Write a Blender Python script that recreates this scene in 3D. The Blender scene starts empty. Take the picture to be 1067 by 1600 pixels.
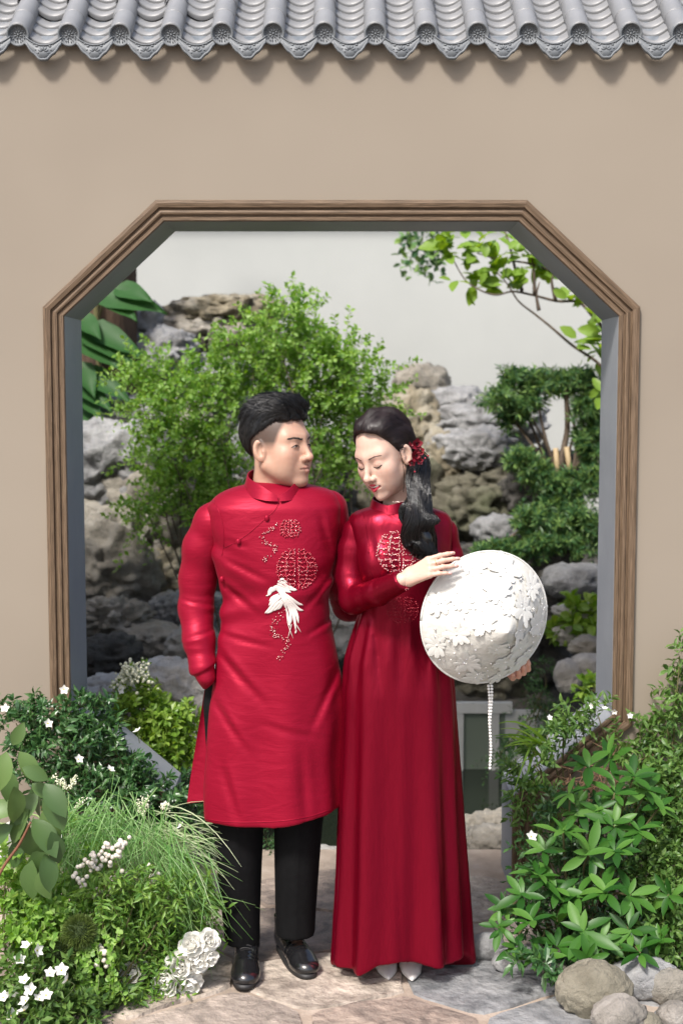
import bpy, bmesh, math, random
import numpy as np
from mathutils import Vector, Matrix, noise

# ------------------------------------------------------------------ camera, sky, sun, exposure
scn = bpy.context.scene
CAM = np.array([0.0, -4.9, 1.80]); PITCH = math.radians(5.2); FPX = 2222.0
cd = bpy.data.cameras.new("camera"); cam = bpy.data.objects.new("camera", cd)
scn.collection.objects.link(cam); scn.camera = cam
cam.location = CAM; cam.rotation_euler = (math.pi / 2 - PITCH, 0, 0)
cd.sensor_fit = 'HORIZONTAL'; cd.sensor_width = 24.0; cd.lens = FPX / 1067 * 24.0
cd.clip_start = 0.05; cd.clip_end = 2000
cd.dof.use_dof = True; cd.dof.focus_distance = 4.28; cd.dof.aperture_fstop = 2.8

SUN_EL, SUN_AZ = math.radians(51), math.radians(28)      # from the front, a little to the left
world = bpy.data.worlds.new("World"); scn.world = world; world.use_nodes = True
wn = world.node_tree.nodes; wl = world.node_tree.links
bg = wn["Background"]; sky = wn.new("ShaderNodeTexSky"); sky.sky_type = 'NISHITA'
sky.sun_disc = False; sky.sun_elevation = SUN_EL; sky.sun_rotation = math.pi + SUN_AZ
sky.air_density = 1.0; sky.dust_density = 3.5; sky.ozone_density = 0.4
wl.new(sky.outputs[0], bg.inputs[0]); bg.inputs[1].default_value = 0.125
sd = bpy.data.lights.new("sun", 'SUN'); sun = bpy.data.objects.new("sun", sd); scn.collection.objects.link(sun)
sd.energy = 2.8; sd.angle = math.radians(9); sd.color = (1.0, 0.965, 0.92)
sv = Vector((-math.sin(SUN_AZ) * math.cos(SUN_EL), -math.cos(SUN_AZ) * math.cos(SUN_EL), math.sin(SUN_EL)))
sun.rotation_euler = sv.to_track_quat('Z', 'Y').to_euler(); sun.location = sv * 30
scn.view_settings.view_transform = 'Standard'; scn.view_settings.look = 'None'
scn.view_settings.gamma = 1.0; scn.view_settings.exposure = 0.97
scn.cycles.use_denoising = True
scn.cycles.max_bounces = 8

# ------------------------------------------------------------------ helpers
def U(px, py, Y):
    """point on the plane y=Y seen at a pixel of the 1067x1600 photograph"""
    a, b = (px - 533.5) / FPX, (py - 800) / FPX
    c, s = math.cos(PITCH), math.sin(PITCH)
    d = np.array([a, c - b * s, -s - b * c])
    return CAM + d * ((Y - CAM[1]) / d[1])
def PXM(px, py, Y):
    """metres per pixel there"""
    return float(np.linalg.norm(U(px + .5, py, Y) - U(px - .5, py, Y)))
def G(px, py, z=0.0):
    a, b = (px - 533.5) / FPX, (py - 800) / FPX
    c, s = math.cos(PITCH), math.sin(PITCH)
    d = np.array([a, c - b * s, -s - b * c])
    return CAM + d * ((z - CAM[2]) / d[2])

def tag(o, label=None, cat=None, group=None, kind=None):
    if label: o["label"] = label
    if cat: o["category"] = cat
    if group: o["group"] = group
    if kind: o["kind"] = kind
    return o
def link(o, parent=None):
    scn.collection.objects.link(o)
    if parent is not None: o.parent = parent
    return o
def empty(name, loc):
    o = bpy.data.objects.new(name, None); o.location = [float(v) for v in loc]; o.empty_display_size = .05
    return link(o)
def origin(o):
    v = np.zeros(3)
    while o is not None:
        v = v + np.array(o.location); o = o.parent
    return v
def mesh_data(name, V, F, uv=None, col=None, smooth=True):
    """V (n,3); F: array (m,k) or list of arrays/lists"""
    me = bpy.data.meshes.new(name)
    V = np.asarray(V, np.float32).reshape(-1, 3)
    if isinstance(F, np.ndarray): F = [F]
    idx, tot = [], []
    for f in F:
        if isinstance(f, np.ndarray) and f.ndim == 2:
            idx.append(f.ravel()); tot.append(np.full(len(f), f.shape[1]))
        else:
            idx.append(np.asarray(f)); tot.append(np.array([len(f)]))
    idx = np.concatenate(idx).astype(np.int32); tot = np.concatenate(tot).astype(np.int32)
    st = np.concatenate([[0], np.cumsum(tot)[:-1]]).astype(np.int32)
    me.vertices.add(len(V)); me.vertices.foreach_set("co", V.ravel())
    me.loops.add(len(idx)); me.loops.foreach_set("vertex_index", idx)
    me.polygons.add(len(tot)); me.polygons.foreach_set("loop_start", st); me.polygons.foreach_set("loop_total", tot)
    me.polygons.foreach_set("use_smooth", np.full(len(tot), smooth))
    if uv is not None:
        l = me.uv_layers.new(name="uv"); l.data.foreach_set("uv", np.asarray(uv, np.float32)[idx].ravel())
    if col is not None:
        c = np.ones((len(V), 4), np.float32); c[:, :col.shape[1]] = col
        a = me.color_attributes.new("col", 'FLOAT_COLOR', 'POINT'); a.data.foreach_set("color", c.ravel())
    me.update(calc_edges=True); me.validate()
    return me
def mk(name, V, F, mat, parent=None, uv=None, col=None, smooth=True, loc=None):
    """world coordinates in; linked as a child whose local origin is the parent's (or at loc for a top-level mesh)"""
    V = np.asarray(V, float).reshape(-1, 3)
    o0 = origin(parent) if parent is not None else np.zeros(3)
    lo = np.zeros(3)
    if loc is not None: lo = np.asarray(loc, float) - o0
    me = mesh_data(name, V - o0 - lo, F, uv, col, smooth)
    me.materials.append(mat)
    o = bpy.data.objects.new(name, me); o.location = lo
    return link(o, parent)
def dup(o, parent=None, loc=None, rot=None, scale=None):
    c = o.copy(); scn.collection.objects.link(c)
    if parent is not None: c.parent = parent
    if loc is not None: c.location = [float(v) for v in loc]
    if rot is not None: c.rotation_euler = rot
    if scale is not None: c.scale = scale if hasattr(scale, '__len__') else (scale,) * 3
    return c
def merge(parts):
    """[(V,F)] with F arrays of quads or tris -> V, [F...]"""
    Vs, Fs, n = [], [], 0
    for V, F in parts:
        Vs.append(np.asarray(V, float)); 
        for f in (F if isinstance(F, list) else [F]): Fs.append(np.asarray(f) + n)
        n += len(V)
    return np.concatenate(Vs), Fs
def box(x0, x1, y0, y1, z0, z1):
    V = [(x, y, z) for z in (z0, z1) for y in (y0, y1) for x in (x0, x1)]
    F = np.array([(0, 2, 3, 1), (4, 5, 7, 6), (0, 1, 5, 4), (2, 6, 7, 3), (0, 4, 6, 2), (1, 3, 7, 5)])
    return np.array(V, float), F
def tube(pts, rad, n=6, cap=True):
    pts = np.asarray(pts, float); m = len(pts); rad = np.broadcast_to(np.asarray(rad, float), (m,))
    t = np.gradient(pts, axis=0); t /= np.linalg.norm(t, axis=1, keepdims=True) + 1e-12
    ref = np.array([0, 0, 1.0]) if abs(t[0][2]) < .9 else np.array([1.0, 0, 0])
    u = np.cross(t[0], ref); u /= np.linalg.norm(u)
    V = []
    for i in range(m):
        u = u - t[i] * np.dot(u, t[i]); u /= np.linalg.norm(u) + 1e-12
        w = np.cross(t[i], u); a = np.arange(n) * 2 * math.pi / n
        V.append(pts[i] + rad[i] * (np.cos(a)[:, None] * u + np.sin(a)[:, None] * w))
    V = np.concatenate(V)
    i = np.arange(m - 1)[:, None] * n; j = np.arange(n)[None]; k = (j + 1) % n
    F = [np.stack([i + j, i + k, i + n + k, i + n + j], -1).reshape(-1, 4)]
    if cap:
        F += [np.arange(n)[::-1][None].copy(), (np.arange(n) + (m - 1) * n)[None].copy()]
    return V, F
def curve(pts, n=8):
    """smooth Catmull-Rom through pts, n per span"""
    p = np.asarray(pts, float); p = np.vstack([2 * p[0] - p[1], p, 2 * p[-1] - p[-2]]); out = []
    for i in range(1, len(p) - 2):
        for t in np.linspace(0, 1, n, endpoint=False):
            a, b, c, d = p[i - 1], p[i], p[i + 1], p[i + 2]
            out.append(.5 * ((2 * b) + (c - a) * t + (2 * a - 5 * b + 4 * c - d) * t * t + (3 * b - a - 3 * c + d) * t ** 3))
    out.append(p[-2]); return np.array(out)
def uvsphere(c, r, nu=8, nv=6):
    c = np.asarray(c, float); r = np.broadcast_to(np.asarray(r, float), (3,))
    V = [(0, 0, -1)]
    for i in range(1, nv):
        t = -math.pi / 2 + math.pi * i / nv
        V += [(math.cos(t) * math.cos(a), math.cos(t) * math.sin(a), math.sin(t)) for a in np.arange(nu) * 2 * math.pi / nu]
    V.append((0, 0, 1)); F3, F4 = [], []
    for j in range(nu):
        k = (j + 1) % nu
        F3.append((0, 1 + k, 1 + j)); b = 1 + (nv - 2) * nu; F3.append((len(V) - 1, b + j, b + k))
        for i in range(nv - 2):
            a = 1 + i * nu; F4.append((a + j, a + k, a + nu + k, a + nu + j))
    return np.array(V) * r + c, [np.array(F3), np.array(F4)]

# ------------------------------------------------------------------ materials
MATS = {}
def nodes(name):
    m = bpy.data.materials.new(name); m.use_nodes = True
    nt = m.node_tree; return m, nt.nodes, nt.links, nt.nodes["Principled BSDF"]
def ramp(N, stops):
    r = N.new("ShaderNodeValToRGB"); e = r.color_ramp.elements
    while len(e) > 1: e.remove(e[-1])
    e[0].position = stops[0][0]; e[0].color = (*stops[0][1], 1)
    for p, c in stops[1:]:
        q = e.new(p); q.color = (*c, 1)
    return r
def mat_noise(name, stops, scale=6, detail=6, rough=.8, bump=.2, bscale=60, bdist=.01, stretch=None, coord='Object', spec=.3, cracks=0, uvmap=False, metal=0, distort=0.0):
    m, N, L, B = nodes(name)
    tc = N.new("ShaderNodeTexCoord"); mp = N.new("ShaderNodeMapping")
    L.new(tc.outputs['UV' if uvmap else coord], mp.inputs[0])
    if stretch: mp.inputs['Scale'].default_value = stretch
    n1 = N.new("ShaderNodeTexNoise"); n1.inputs['Scale'].default_value = scale; n1.inputs['Detail'].default_value = detail
    n1.inputs['Roughness'].default_value = .6; n1.inputs['Distortion'].default_value = distort
    L.new(mp.outputs[0], n1.inputs['Vector'])
    r = ramp(N, stops); L.new(n1.outputs[0], r.inputs[0]); L.new(r.outputs[0], B.inputs['Base Color'])
    B.inputs['Roughness'].default_value = rough; B.inputs['Specular IOR Level'].default_value = spec
    B.inputs['Metallic'].default_value = metal
    if bump:
        n2 = N.new("ShaderNodeTexNoise"); n2.inputs['Scale'].default_value = bscale; n2.inputs['Detail'].default_value = 8
        L.new(mp.outputs[0], n2.inputs['Vector'])
        bp = N.new("ShaderNodeBump"); bp.inputs['Strength'].default_value = bump; bp.inputs['Distance'].default_value = bdist
        L.new(n2.outputs[0], bp.inputs['Height']); L.new(bp.outputs[0], B.inputs['Normal'])
    MATS[name] = m; return m
def mat_leaf(name, cols, rough=.45, trans=.3, spec=.4, tcol=None):
    """leaf colours picked per leaf"""
    m, N, L, B = nodes(name)
    g = N.new("ShaderNodeNewGeometry")
    r = ramp(N, [(i / max(1, len(cols) - 1), c) for i, c in enumerate(cols)])
    L.new(g.outputs['Random Per Island'], r.inputs[0]); L.new(r.outputs[0], B.inputs['Base Color'])
    B.inputs['Roughness'].default_value = rough; B.inputs['Specular IOR Level'].default_value = spec
    t = N.new("ShaderNodeBsdfTranslucent"); mx = N.new("ShaderNodeMixShader"); mx.inputs[0].default_value = trans
    hs = N.new("ShaderNodeHueSaturation"); hs.inputs['Hue'].default_value = .48; hs.inputs['Saturation'].default_value = 1.15; hs.inputs['Value'].default_value = 1.7
    L.new(r.outputs[0], hs.inputs['Color']); L.new(hs.outputs[0], t.inputs[0])
    out = N["Material Output"]
    L.new(B.outputs[0], mx.inputs[1]); L.new(t.outputs[0], mx.inputs[2]); L.new(mx.outputs[0], out.inputs[0])
    MATS[name] = m; return m
def mat_flat(name, col, rough=.5, spec=.5, metal=0, sheen=0, coat=0, sss=0):
    m, N, L, B = nodes(name)
    B.inputs['Base Color'].default_value = (*col, 1); B.inputs['Roughness'].default_value = rough
    B.inputs['Specular IOR Level'].default_value = spec; B.inputs['Metallic'].default_value = metal
    B.inputs['Sheen Weight'].default_value = sheen; B.inputs['Coat Weight'].default_value = coat
    if sss:
        B.inputs['Subsurface Weight'].default_value = sss; B.inputs['Subsurface Radius'].default_value = (.01, .004, .002); B.inputs['Subsurface Scale'].default_value = .5
    MATS[name] = m; return m
# ------------------------------------------------------------------ setting: ground, path, walls, roof
rng = np.random.default_rng(7); random.seed(7)
soil = mat_noise("soil", [(.3, (.045, .035, .025)), (.7, (.12, .095, .07))], scale=9, bump=.6, bscale=40)
mortar = mat_noise("mortar", [(.25, (.20, .16, .125)), (.5, (.31, .25, .20)), (.75, (.42, .35, .29))], scale=7, bump=.5, bscale=90, bdist=.006)
beige = mat_noise("beige_plaster", [(.3, (.222, .188, .150)), (.7, (.252, .216, .173))], scale=.9, detail=3, rough=.85, bump=.06, bscale=120, bdist=.002, spec=.2)
white_plaster = mat_noise("white_plaster", [(.3, (.37, .38, .365)), (.7, (.43, .44, .42))], scale=.8, detail=4, rough=.9, bump=.08, bscale=50, spec=.2)
grey_paint = mat_noise("grey_paint", [(.3, (.21, .22, .24)), (.7, (.26, .27, .29))], scale=3, detail=5, rough=.5, bump=.08, bscale=30, spec=.4)
wood = mat_noise("brown_timber", [(.28, (.045, .030, .018)), (.45, (.10, .066, .040)), (.62, (.16, .108, .068)), (.8, (.25, .18, .115))], scale=5, detail=7, rough=.55, bump=.3, bscale=10, bdist=.003, uvmap=True, stretch=(2.2, 55, 1), distort=.4)
tile_m = mat_noise("grey_glazed_tile", [(.3, (.15, .152, .156)), (.7, (.235, .237, .241))], scale=5, detail=8, rough=.42, bump=.12, bscale=70, bdist=.003, spec=.5, coord='Object')
tile_rel = mat_noise("grey_pressed_clay", [(.3, (.10, .11, .12)), (.7, (.18, .19, .20))], scale=18, detail=8, rough=.5, bump=.15, bscale=150, bdist=.001)
tile_dark = mat_noise("dark_tile_relief", [(.3, (.10, .115, .13)), (.7, (.18, .195, .215))], scale=30, rough=.5, bump=.2, bscale=200, bdist=.001)

V = np.array([(-300, -300, -.22), (300, -300, -.22), (300, 300, -.22), (-300, 300, -.22)], float)
tag(mk("ground", V, np.array([[0, 1, 2, 3]]), soil), kind="structure")
V, F = box(-3.2, 3.2, -4.2, .48, -.2, -.007)
path = tag(mk("path", V, F, mortar, smooth=False), kind="structure")

# --- flagstones: Voronoi cells of a jittered grid
def flagstones():
    cells = {}
    step = .40
    for i in range(-8, 9):
        for j in range(-9, 3):
            r = random.Random(i * 91 + j * 7 + 3)
            cells[(i, j)] = np.array([(i + (.5 if j % 2 else 0) + r.uniform(-.36, .36)) * step * 1.22, (j + r.uniform(-.3, .3)) * step * .92])
    mats = []
    for k, (a, b) in enumerate([((.20, .17, .145), (.36, .30, .255)), ((.135, .14, .145), (.235, .235, .235)), ((.24, .20, .165), (.42, .36, .30)), ((.17, .14, .12), (.31, .245, .20))]):
        mats.append(mat_noise("flagstone_%d" % k, [(.34, tuple(np.array(a) * .75)), (.5, tuple((np.array(a) + b) / 2)), (.66, tuple(np.array(b) * 1.12))], scale=9, detail=14, rough=.7, bump=1.0, bscale=26, bdist=.018, distort=1.0))
    for (i, j), c in cells.items():
        poly = [np.array(p) for p in ((c[0] - 1, c[1] - 1), (c[0] + 1, c[1] - 1), (c[0] + 1, c[1] + 1), (c[0] - 1, c[1] + 1))]
        for di in (-2, -1, 0, 1, 2):
            for dj in (-2, -1, 0, 1, 2):
                o = cells.get((i + di, j + dj))
                if o is None or (di == 0 and dj == 0): continue
                n = o - c; d = np.linalg.norm(n); n = n / d; lim = d / 2 - .010
                new = []
                for q in range(len(poly)):
                    a, b = poly[q], poly[(q + 1) % len(poly)]
                    da, db = np.dot(a - c, n) - lim, np.dot(b - c, n) - lim
                    if da <= 0: new.append(a)
                    if da * db < 0: new.append(a + (b - a) * (da / (da - db)))
                poly = new
                if not poly: break
            if not poly: break
        if len(poly) < 3: continue
        r = random.Random(i * 13 + j * 131)
        P = []
        for q in range(len(poly)):                       # wobbly, rounded edges
            a, b = poly[q], poly[(q + 1) % len(poly)]
            n = max(2, int(np.linalg.norm(b - a) / .05))
            for t in range(n):
                p = a + (b - a) * (t + .15) / n
                w = noise.noise(Vector((p[0] * 14, p[1] * 14, i))) * .03
                P.append(c + (p - c) * (1 + w / max(.05, np.linalg.norm(p - c))))
        P = np.array(P); P = (np.roll(P, 1, 0) + 4 * P + np.roll(P, -1, 0)) / 6
        if P[:, 1].max() > .44 or P[:, 1].min() < -3.9 or abs(c[0]) > 2.9: continue
        if P[:, 1].max() > -.05 and abs(c[0]) > .62: continue
        h = r.uniform(-.002, .006); tx, ty = r.uniform(-.012, .012), r.uniform(-.012, .012)
        n = len(P); rings = []
        for s, z in ((1.0, -.03), (1.0, -.007), (.985, h), (.6, h + .001)):
            q = c + (P - c) * s
            zz = z + ((q[:, 0] - c[0]) * tx + (q[:, 1] - c[1]) * ty if z > -.006 else 0)
            zz = zz + (np.array([noise.noise(Vector((v[0] * 9, v[1] * 9, 2))) for v in q]) * .004 if z > -.006 else 0)
            rings.append(np.column_stack([q, np.broadcast_to(zz, n)]))
        V = np.concatenate(rings + [np.array([[c[0], c[1], h + .001]])])
        a = np.arange(n); b = (a + 1) % n
        F = [np.stack([a + k * n, b + k * n, b + (k + 1) * n, a + (k + 1) * n], 1) for k in range(3)] + [np.stack([a + 3 * n, b + 3 * n, np.full(n, 4 * n)], 1)]
        slate = (c[0] > .2 and c[1] < -.72) or r.random() < .22
        mk("flagstone", V, F, mats[1] if slate else mats[r.choice([0, 2, 2, 3])], path, loc=(c[0], c[1], 0), smooth=False)
flagstones()

# --- pond
def water_mat():
    m, N, L, B = nodes("pond_water")
    B.inputs['Base Color'].default_value = (.012, .016, .010, 1); B.inputs['Roughness'].default_value = .04
    B.inputs['Specular IOR Level'].default_value = .6
    tc = N.new("ShaderNodeTexCoord"); n = N.new("ShaderNodeTexNoise"); n.inputs['Scale'].default_value = 5; n.inputs['Detail'].default_value = 2
    L.new(tc.outputs['Object'], n.inputs['Vector'])
    bp = N.new("ShaderNodeBump"); bp.inputs['Strength'].default_value = .05; bp.inputs['Distance'].default_value = .02
    L.new(n.outputs[0], bp.inputs['Height']); L.new(bp.outputs[0], B.inputs['Normal'])
    return m
tag(mk("pond_water", [(-3.5, .485, -.10), (3.5, .485, -.10), (3.5, 4.6, -.10), (-3.5, 4.6, -.10)], np.array([[0, 1, 2, 3]]), water_mat()), kind="structure")

# --- rear white wall
V, F = box(-6, 6, 4.6, 4.9, -.3, 3.10)
rw = empty("rear_wall", (0, 4.75, -.22)); tag(rw, "plain white rendered wall closing the garden behind the rockery", "wall")
mk("render", V, F, white_plaster, rw, smooth=False)
V = np.array([(x, y, z) for x in (-6, 6) for (y, z) in ((4.40, 3.06), (4.40, 3.10), (4.75, 3.36), (5.10, 3.10), (5.10, 3.06))])  # overhang out of view, added to shade the top of the wall
mk("shade_coping", V, [np.array([(0, 5, 6, 1), (1, 6, 7, 2), (2, 7, 8, 3), (3, 8, 9, 4), (4, 9, 5, 0)]), list(range(5)), list(range(9, 4, -1))], tile_dark, rw, smooth=False)

# --- beige wall with the eight-sided opening
WT = .30
zt = (U(533, 346, 0)[2] + U(533, 361, WT)[2]) / 2; zs = (U(533, 494, 0)[2] + U(533, 500, WT)[2]) / 2
zb = (U(533, 1118, 0)[2] + U(533, 1087, WT)[2]) / 2; zd = U(533, 1209, WT)[2]
WS, WD = .945, .600                                       # half widths at the sides, at top and foot
opening = [(-WD, -.2), (-WD, zd), (-WS, zb), (-WS, zs), (-WD, zt), (WD, zt), (WS, zs), (WS, zb), (WD, zd), (WD, -.2)]
def offset_path(pts, d):
    """outward offset (away from the opening) of the open path"""
    p = [np.array(q, float) for q in pts]; out = []
    nrm = []
    for a, b in zip(p[:-1], p[1:]):
        t = (b - a) / np.linalg.norm(b - a); nrm.append(np.array([-t[1], t[0]]))
    for i in range(len(p)):
        if i == 0: out.append(p[0] + nrm[0] * d)
        elif i == len(p) - 1: out.append(p[-1] + nrm[-1] * d)
        else:
            n = nrm[i - 1] + nrm[i]; n /= np.linalg.norm(n); out.append(p[i] + n * d / np.dot(n, nrm[i]))
    return out
WTOP = 2.946
wall = empty("garden_wall", (0, WT / 2, 0)); tag(wall, "beige plastered garden wall with an eight-sided framed doorway", "wall")
hole = offset_path(opening, .012)
outl = [(-4.2, -.2)] + [tuple(p) for p in hole] + [(4.2, -.2), (4.2, WTOP), (-4.2, WTOP)]
n = len(outl); P = np.array(outl)
V = np.concatenate([np.column_stack([P[:, 0], np.zeros(n), P[:, 1]]), np.column_stack([P[:, 0], np.full(n, WT), P[:, 1]])])
a = np.arange(n); b = (a + 1) % n
mk("plaster", V, [list(range(n)), list(range(2 * n - 1, n - 1, -1)), np.stack([a, a + n, b + n, b], 1)], beige, wall, smooth=False)
# grey lining boards of the opening
inner = [np.array(p) for p in opening]
for i in range(len(opening) - 1):
    ring = [inner[i], inner[i + 1], hole[i + 1], hole[i]]
    y0, y1 = -.004, WT + .006
    V = np.array([(p[0], y, p[1]) for y in (y0, y1) for p in ring])
    F = np.array([(0, 1, 2, 3), (7, 6, 5, 4), (0, 4, 5, 1), (1, 5, 6, 2), (2, 6, 7, 3), (3, 7, 4, 0)])
    mk("lining_board", V, F, grey_paint, wall, smooth=False)
# timber moulding, one mitred board for each side
prof = [(.001, -.001), (.001, .010), (.004, .014), (.013, .014), (.016, .008), (.021, .008), (.024, .016), (.030, .018), (.036, .016), (.039, .009), (.044, .009), (.047, .019), (.060, .022), (.070, .020), (.072, .014), (.072, -.001)]
offs = [offset_path(opening, d) for d, _ in prof]
for i in range(len(opening) - 1):
    L0 = float(np.linalg.norm(np.array(opening[i + 1]) - opening[i])); seg = 6
    V, uv = [], []
    for s in range(seg + 1):
        t = s / seg
        for k, (d, h) in enumerate(prof):
            p = offs[k][i] * (1 - t) + offs[k][i + 1] * t
            V.append((p[0], -h + noise.noise(Vector((t * L0 * 4 + i * 9, k * .3, 0))) * .0008, p[1])); uv.append((t * L0 + i * 3.7, d + k * .002))
    m = len(prof); F = []
    for s in range(seg):
        for k in range(m - 1):
            q = s * m + k; F.append((q, q + 1, q + m + 1, q + m))
    mk("frame_board", V, np.array(F), wood, wall, uv=uv, smooth=False)

# --- tiled coping roof
SL = math.radians(36); EY, EZ = -.024, 2.955
roof = empty("tiled_roof", (0, WT / 2, WTOP)); tag(roof, "grey glazed clay tile roof with round flower end tiles along the beige wall top", "roof")
sdir = np.array([0, math.cos(SL), math.sin(SL)]); ndir = np.array([0, -math.sin(SL), math.cos(SL)])
PITCHX = .1702
rl = np.array([0, WT / 2, WTOP])
def rel(x, s, h): return np.array([x, EY, EZ]) + sdir * s + ndir * h - rl
RUN = .52
# solid bed under the tiles
pk = np.array([0, EY, EZ]) + sdir * RUN
Vb = np.array([(x, y, z) for x in (-4.2, 4.2) for (y, z) in ((.002, WTOP), (EY + .045, EZ + .004), (pk[1], pk[2] - .05), (.75, WTOP + .0), )])
mk("roof_bed", Vb, [np.array([(0, 1, 2, 3), (7, 6, 5, 4), (0, 4, 5, 1), (1, 5, 6, 2), (2, 6, 7, 3), (3, 7, 4, 0)])], tile_dark, roof, smooth=False)
# cover tile
def cover_mesh():
    L, na = .118, 12; rows = []
    for (y, r) in ((-.002, .0335), (0, .0375), (.003, .0385), (L * .55, .0372), (L, .0362)):
        a = np.linspace(-1.9, 1.9, na + 1)
        rows.append(np.column_stack([np.sin(a) * r, np.full(na + 1, y), np.cos(a) * r]))
    V = np.concatenate(rows); w = na + 1; F = []
    for i in range(len(rows) - 1):
        for j in range(na): F.append((i * w + j, i * w + j + 1, (i + 1) * w + j + 1, (i + 1) * w + j))
    return mesh_data("cover_tile", V, np.array(F))
def pan_mesh():
    L, na = .10, 10; x = np.linspace(-.064, .064, na + 1); z = -.026 + .036 * (np.abs(x) / .064) ** 2
    rows = [np.column_stack([x, np.full(na + 1, 0.0), z - .018]), np.column_stack([x, np.full(na + 1, -.002), z - .005]), np.column_stack([x, np.full(na + 1, .001), z + .001]), np.column_stack([x, np.full(na + 1, L), z])]
    V = np.concatenate(rows); w = na + 1; F = []
    for i in range(len(rows) - 1):
        for j in range(na): F.append((i * w + j, i * w + j + 1, (i + 1) * w + j + 1, (i + 1) * w + j))
    return mesh_data("pan_tile", V, np.array(F))
def disc_parts():
    na = 28; prof = [(.036, .03), (.0385, .0), (.0375, -.006), (.033, -.007), (.030, -.002), (.029, .004), (.0, .004)]
    rows = [np.column_stack([np.cos(np.arange(na) * 2 * math.pi / na) * r, np.full(na, y), np.sin(np.arange(na) * 2 * math.pi / na) * r]) for r, y in prof]
    V = np.concatenate(rows); a = np.arange(na); b = (a + 1) % na
    F = [np.stack([a + i * na, b + i * na, b + (i + 1) * na, a + (i + 1) * na], 1) for i in range(len(rows) - 1)]
    rel_ = [uvsphere((0, .002, 0), (.0042, .004, .0042), 8, 5)]
    for k in range(8):
        t = k * math.pi / 4 + .39
        Vp, Fp = uvsphere((0, 0, 0), (.0062, .0028, .0026), 6, 4)
        c, s = math.cos(t), math.sin(t); R = np.array([[c, 0, -s], [0, 1, 0], [s, 0, c]])
        rel_.append(((Vp + [.0105, .003, 0]) @ R.T, Fp))
        Vp, Fp = uvsphere((.0205, .003, .004), (.0035, .0025, .0018), 6, 4); rel_.append((Vp @ R.T, Fp))
        Vp, Fp = uvsphere((.0225, .003, -.003), (.0028, .0025, .0022), 6, 4); rel_.append((Vp @ R.T, Fp))
    return (V, F), merge(rel_)
def drip_parts():
    x = np.linspace(-.060, .060, 17)
    top = -.026 + .030 * (np.abs(x) / .064) ** 2 - .006
    u = np.abs(x) / .060
    bot = -.088 + .056 * u ** 1.5 + .0025 * np.cos(u * 14)
    bot = np.minimum(bot, top - .004)
    fr = [(-.004, 0), (-.007, 0)]
    V = np.concatenate([np.column_stack([x, np.full(17, .006), top]), np.column_stack([x, np.full(17, -.004), top]), np.column_stack([x, np.full(17, -.004), bot]), np.column_stack([x, np.full(17, .006), bot])])
    F = []
    for r in range(4):
        r2 = (r + 1) % 4
        for j in range(16): F.append((r * 17 + j, r2 * 17 + j, r2 * 17 + j + 1, r * 17 + j + 1))
    rim = tube(np.column_stack([x, np.full(17, -.005), bot + .004]), .0042, 6)
    ps = [rim, tube(np.column_stack([x, np.full(17, -.005), top - .003]), .0025, 6)]
    rl_ = []
    for k in range(5):
        t = math.pi * (.1 + .2 * k); Vp, Fp = uvsphere((0, 0, 0), (.009, .003, .003), 6, 4); c, s = math.cos(t), math.sin(t)
        R = np.array([[c, 0, -s], [0, 1, 0], [s, 0, c]]); rl_.append(((Vp + [.011, 0, 0]) @ R.T + [0, -.004, -.056], Fp))
    for s in (-1, 1):
        for (px_, pz, r) in ((.022, -.038, .006), (.032, -.030, .005), (.040, -.024, .004), (.017, -.060, .004), (.026, -.050, .004)):
            rl_.append(uvsphere((s * px_, -.004, pz), (r, .003, r * .6), 6, 4))
    return merge([(V, np.array(F))] + ps), merge(rl_)
cm, pm = cover_mesh(), pan_mesh(); cm.materials.append(tile_m); pm.materials.append(tile_m)
(dv, df), (rv, rf) = disc_parts(); dm = mesh_data("round_end_tile", dv, df); dm.materials.append(tile_rel)
drm = mesh_data("flower_relief", rv, rf); drm.materials.append(tile_rel)
(pv, pf), (qv, qf) = drip_parts(); tm = mesh_data("drip_tile", pv, pf); tm.materials.append(tile_rel)
tr = mesh_data("scroll_relief", qv, qf); tr.materials.append(tile_rel)
backm = None
def put(name, me, parent, loc, rot=(0, 0, 0)):
    o = bpy.data.objects.new(name, me); link(o, parent); o.location = [float(v) for v in loc]; o.rotation_euler = rot; return o
x00 = (27 - 533.5) / FPX * 4.73
for c in range(-2, 16):
    x = x00 + c * PITCHX; r = random.Random(c)
    broken = c in (0, 1, 2, 3)
    dz = -.004 if broken else r.uniform(-.001, .001)
    for k in range(4):
        up = .013 if (broken and k >= 2) else 0
        put("cover_tile", cm, roof, rel(x + r.uniform(-.0012, .0012) + (-.006 if up else 0), k * .112 + (.012 if up else 0), .012 + dz + up), (SL + r.uniform(-.01, .01), 0, r.uniform(-.01, .01)))
    e = put("round_end_tile", dm, roof, rel(x, -.008, .012 + dz), (math.radians(12), r.uniform(-.1, .1), r.uniform(-.03, .03)))
    put("flower_relief", drm, e, (0, 0, 0))
    xm = x + PITCHX / 2
    for k in range(7):
        up = .012 if (broken and k >= 3) else 0
        put("pan_tile", pm, roof, rel(xm + r.uniform(-.002, .002), k * .066 + r.uniform(-.002, .002), .006 + up), (SL - .17 + r.uniform(-.012, .012), r.uniform(-.01, .01), r.uniform(-.012, .012)))
    d = put("drip_tile", tm, roof, rel(xm, -.006, .010 + dz), (math.radians(-6) + r.uniform(-.05, .05), r.uniform(-.035, .035), r.uniform(-.03, .03)))
    put("scroll_relief", tr, d, (0, 0, 0))
V, F = tube([(-4.2, pk[1], pk[2] + .03), (4.2, pk[1], pk[2] + .03)], .07, 12); mk("ridge_tile", V, F, tile_m, roof)
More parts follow.
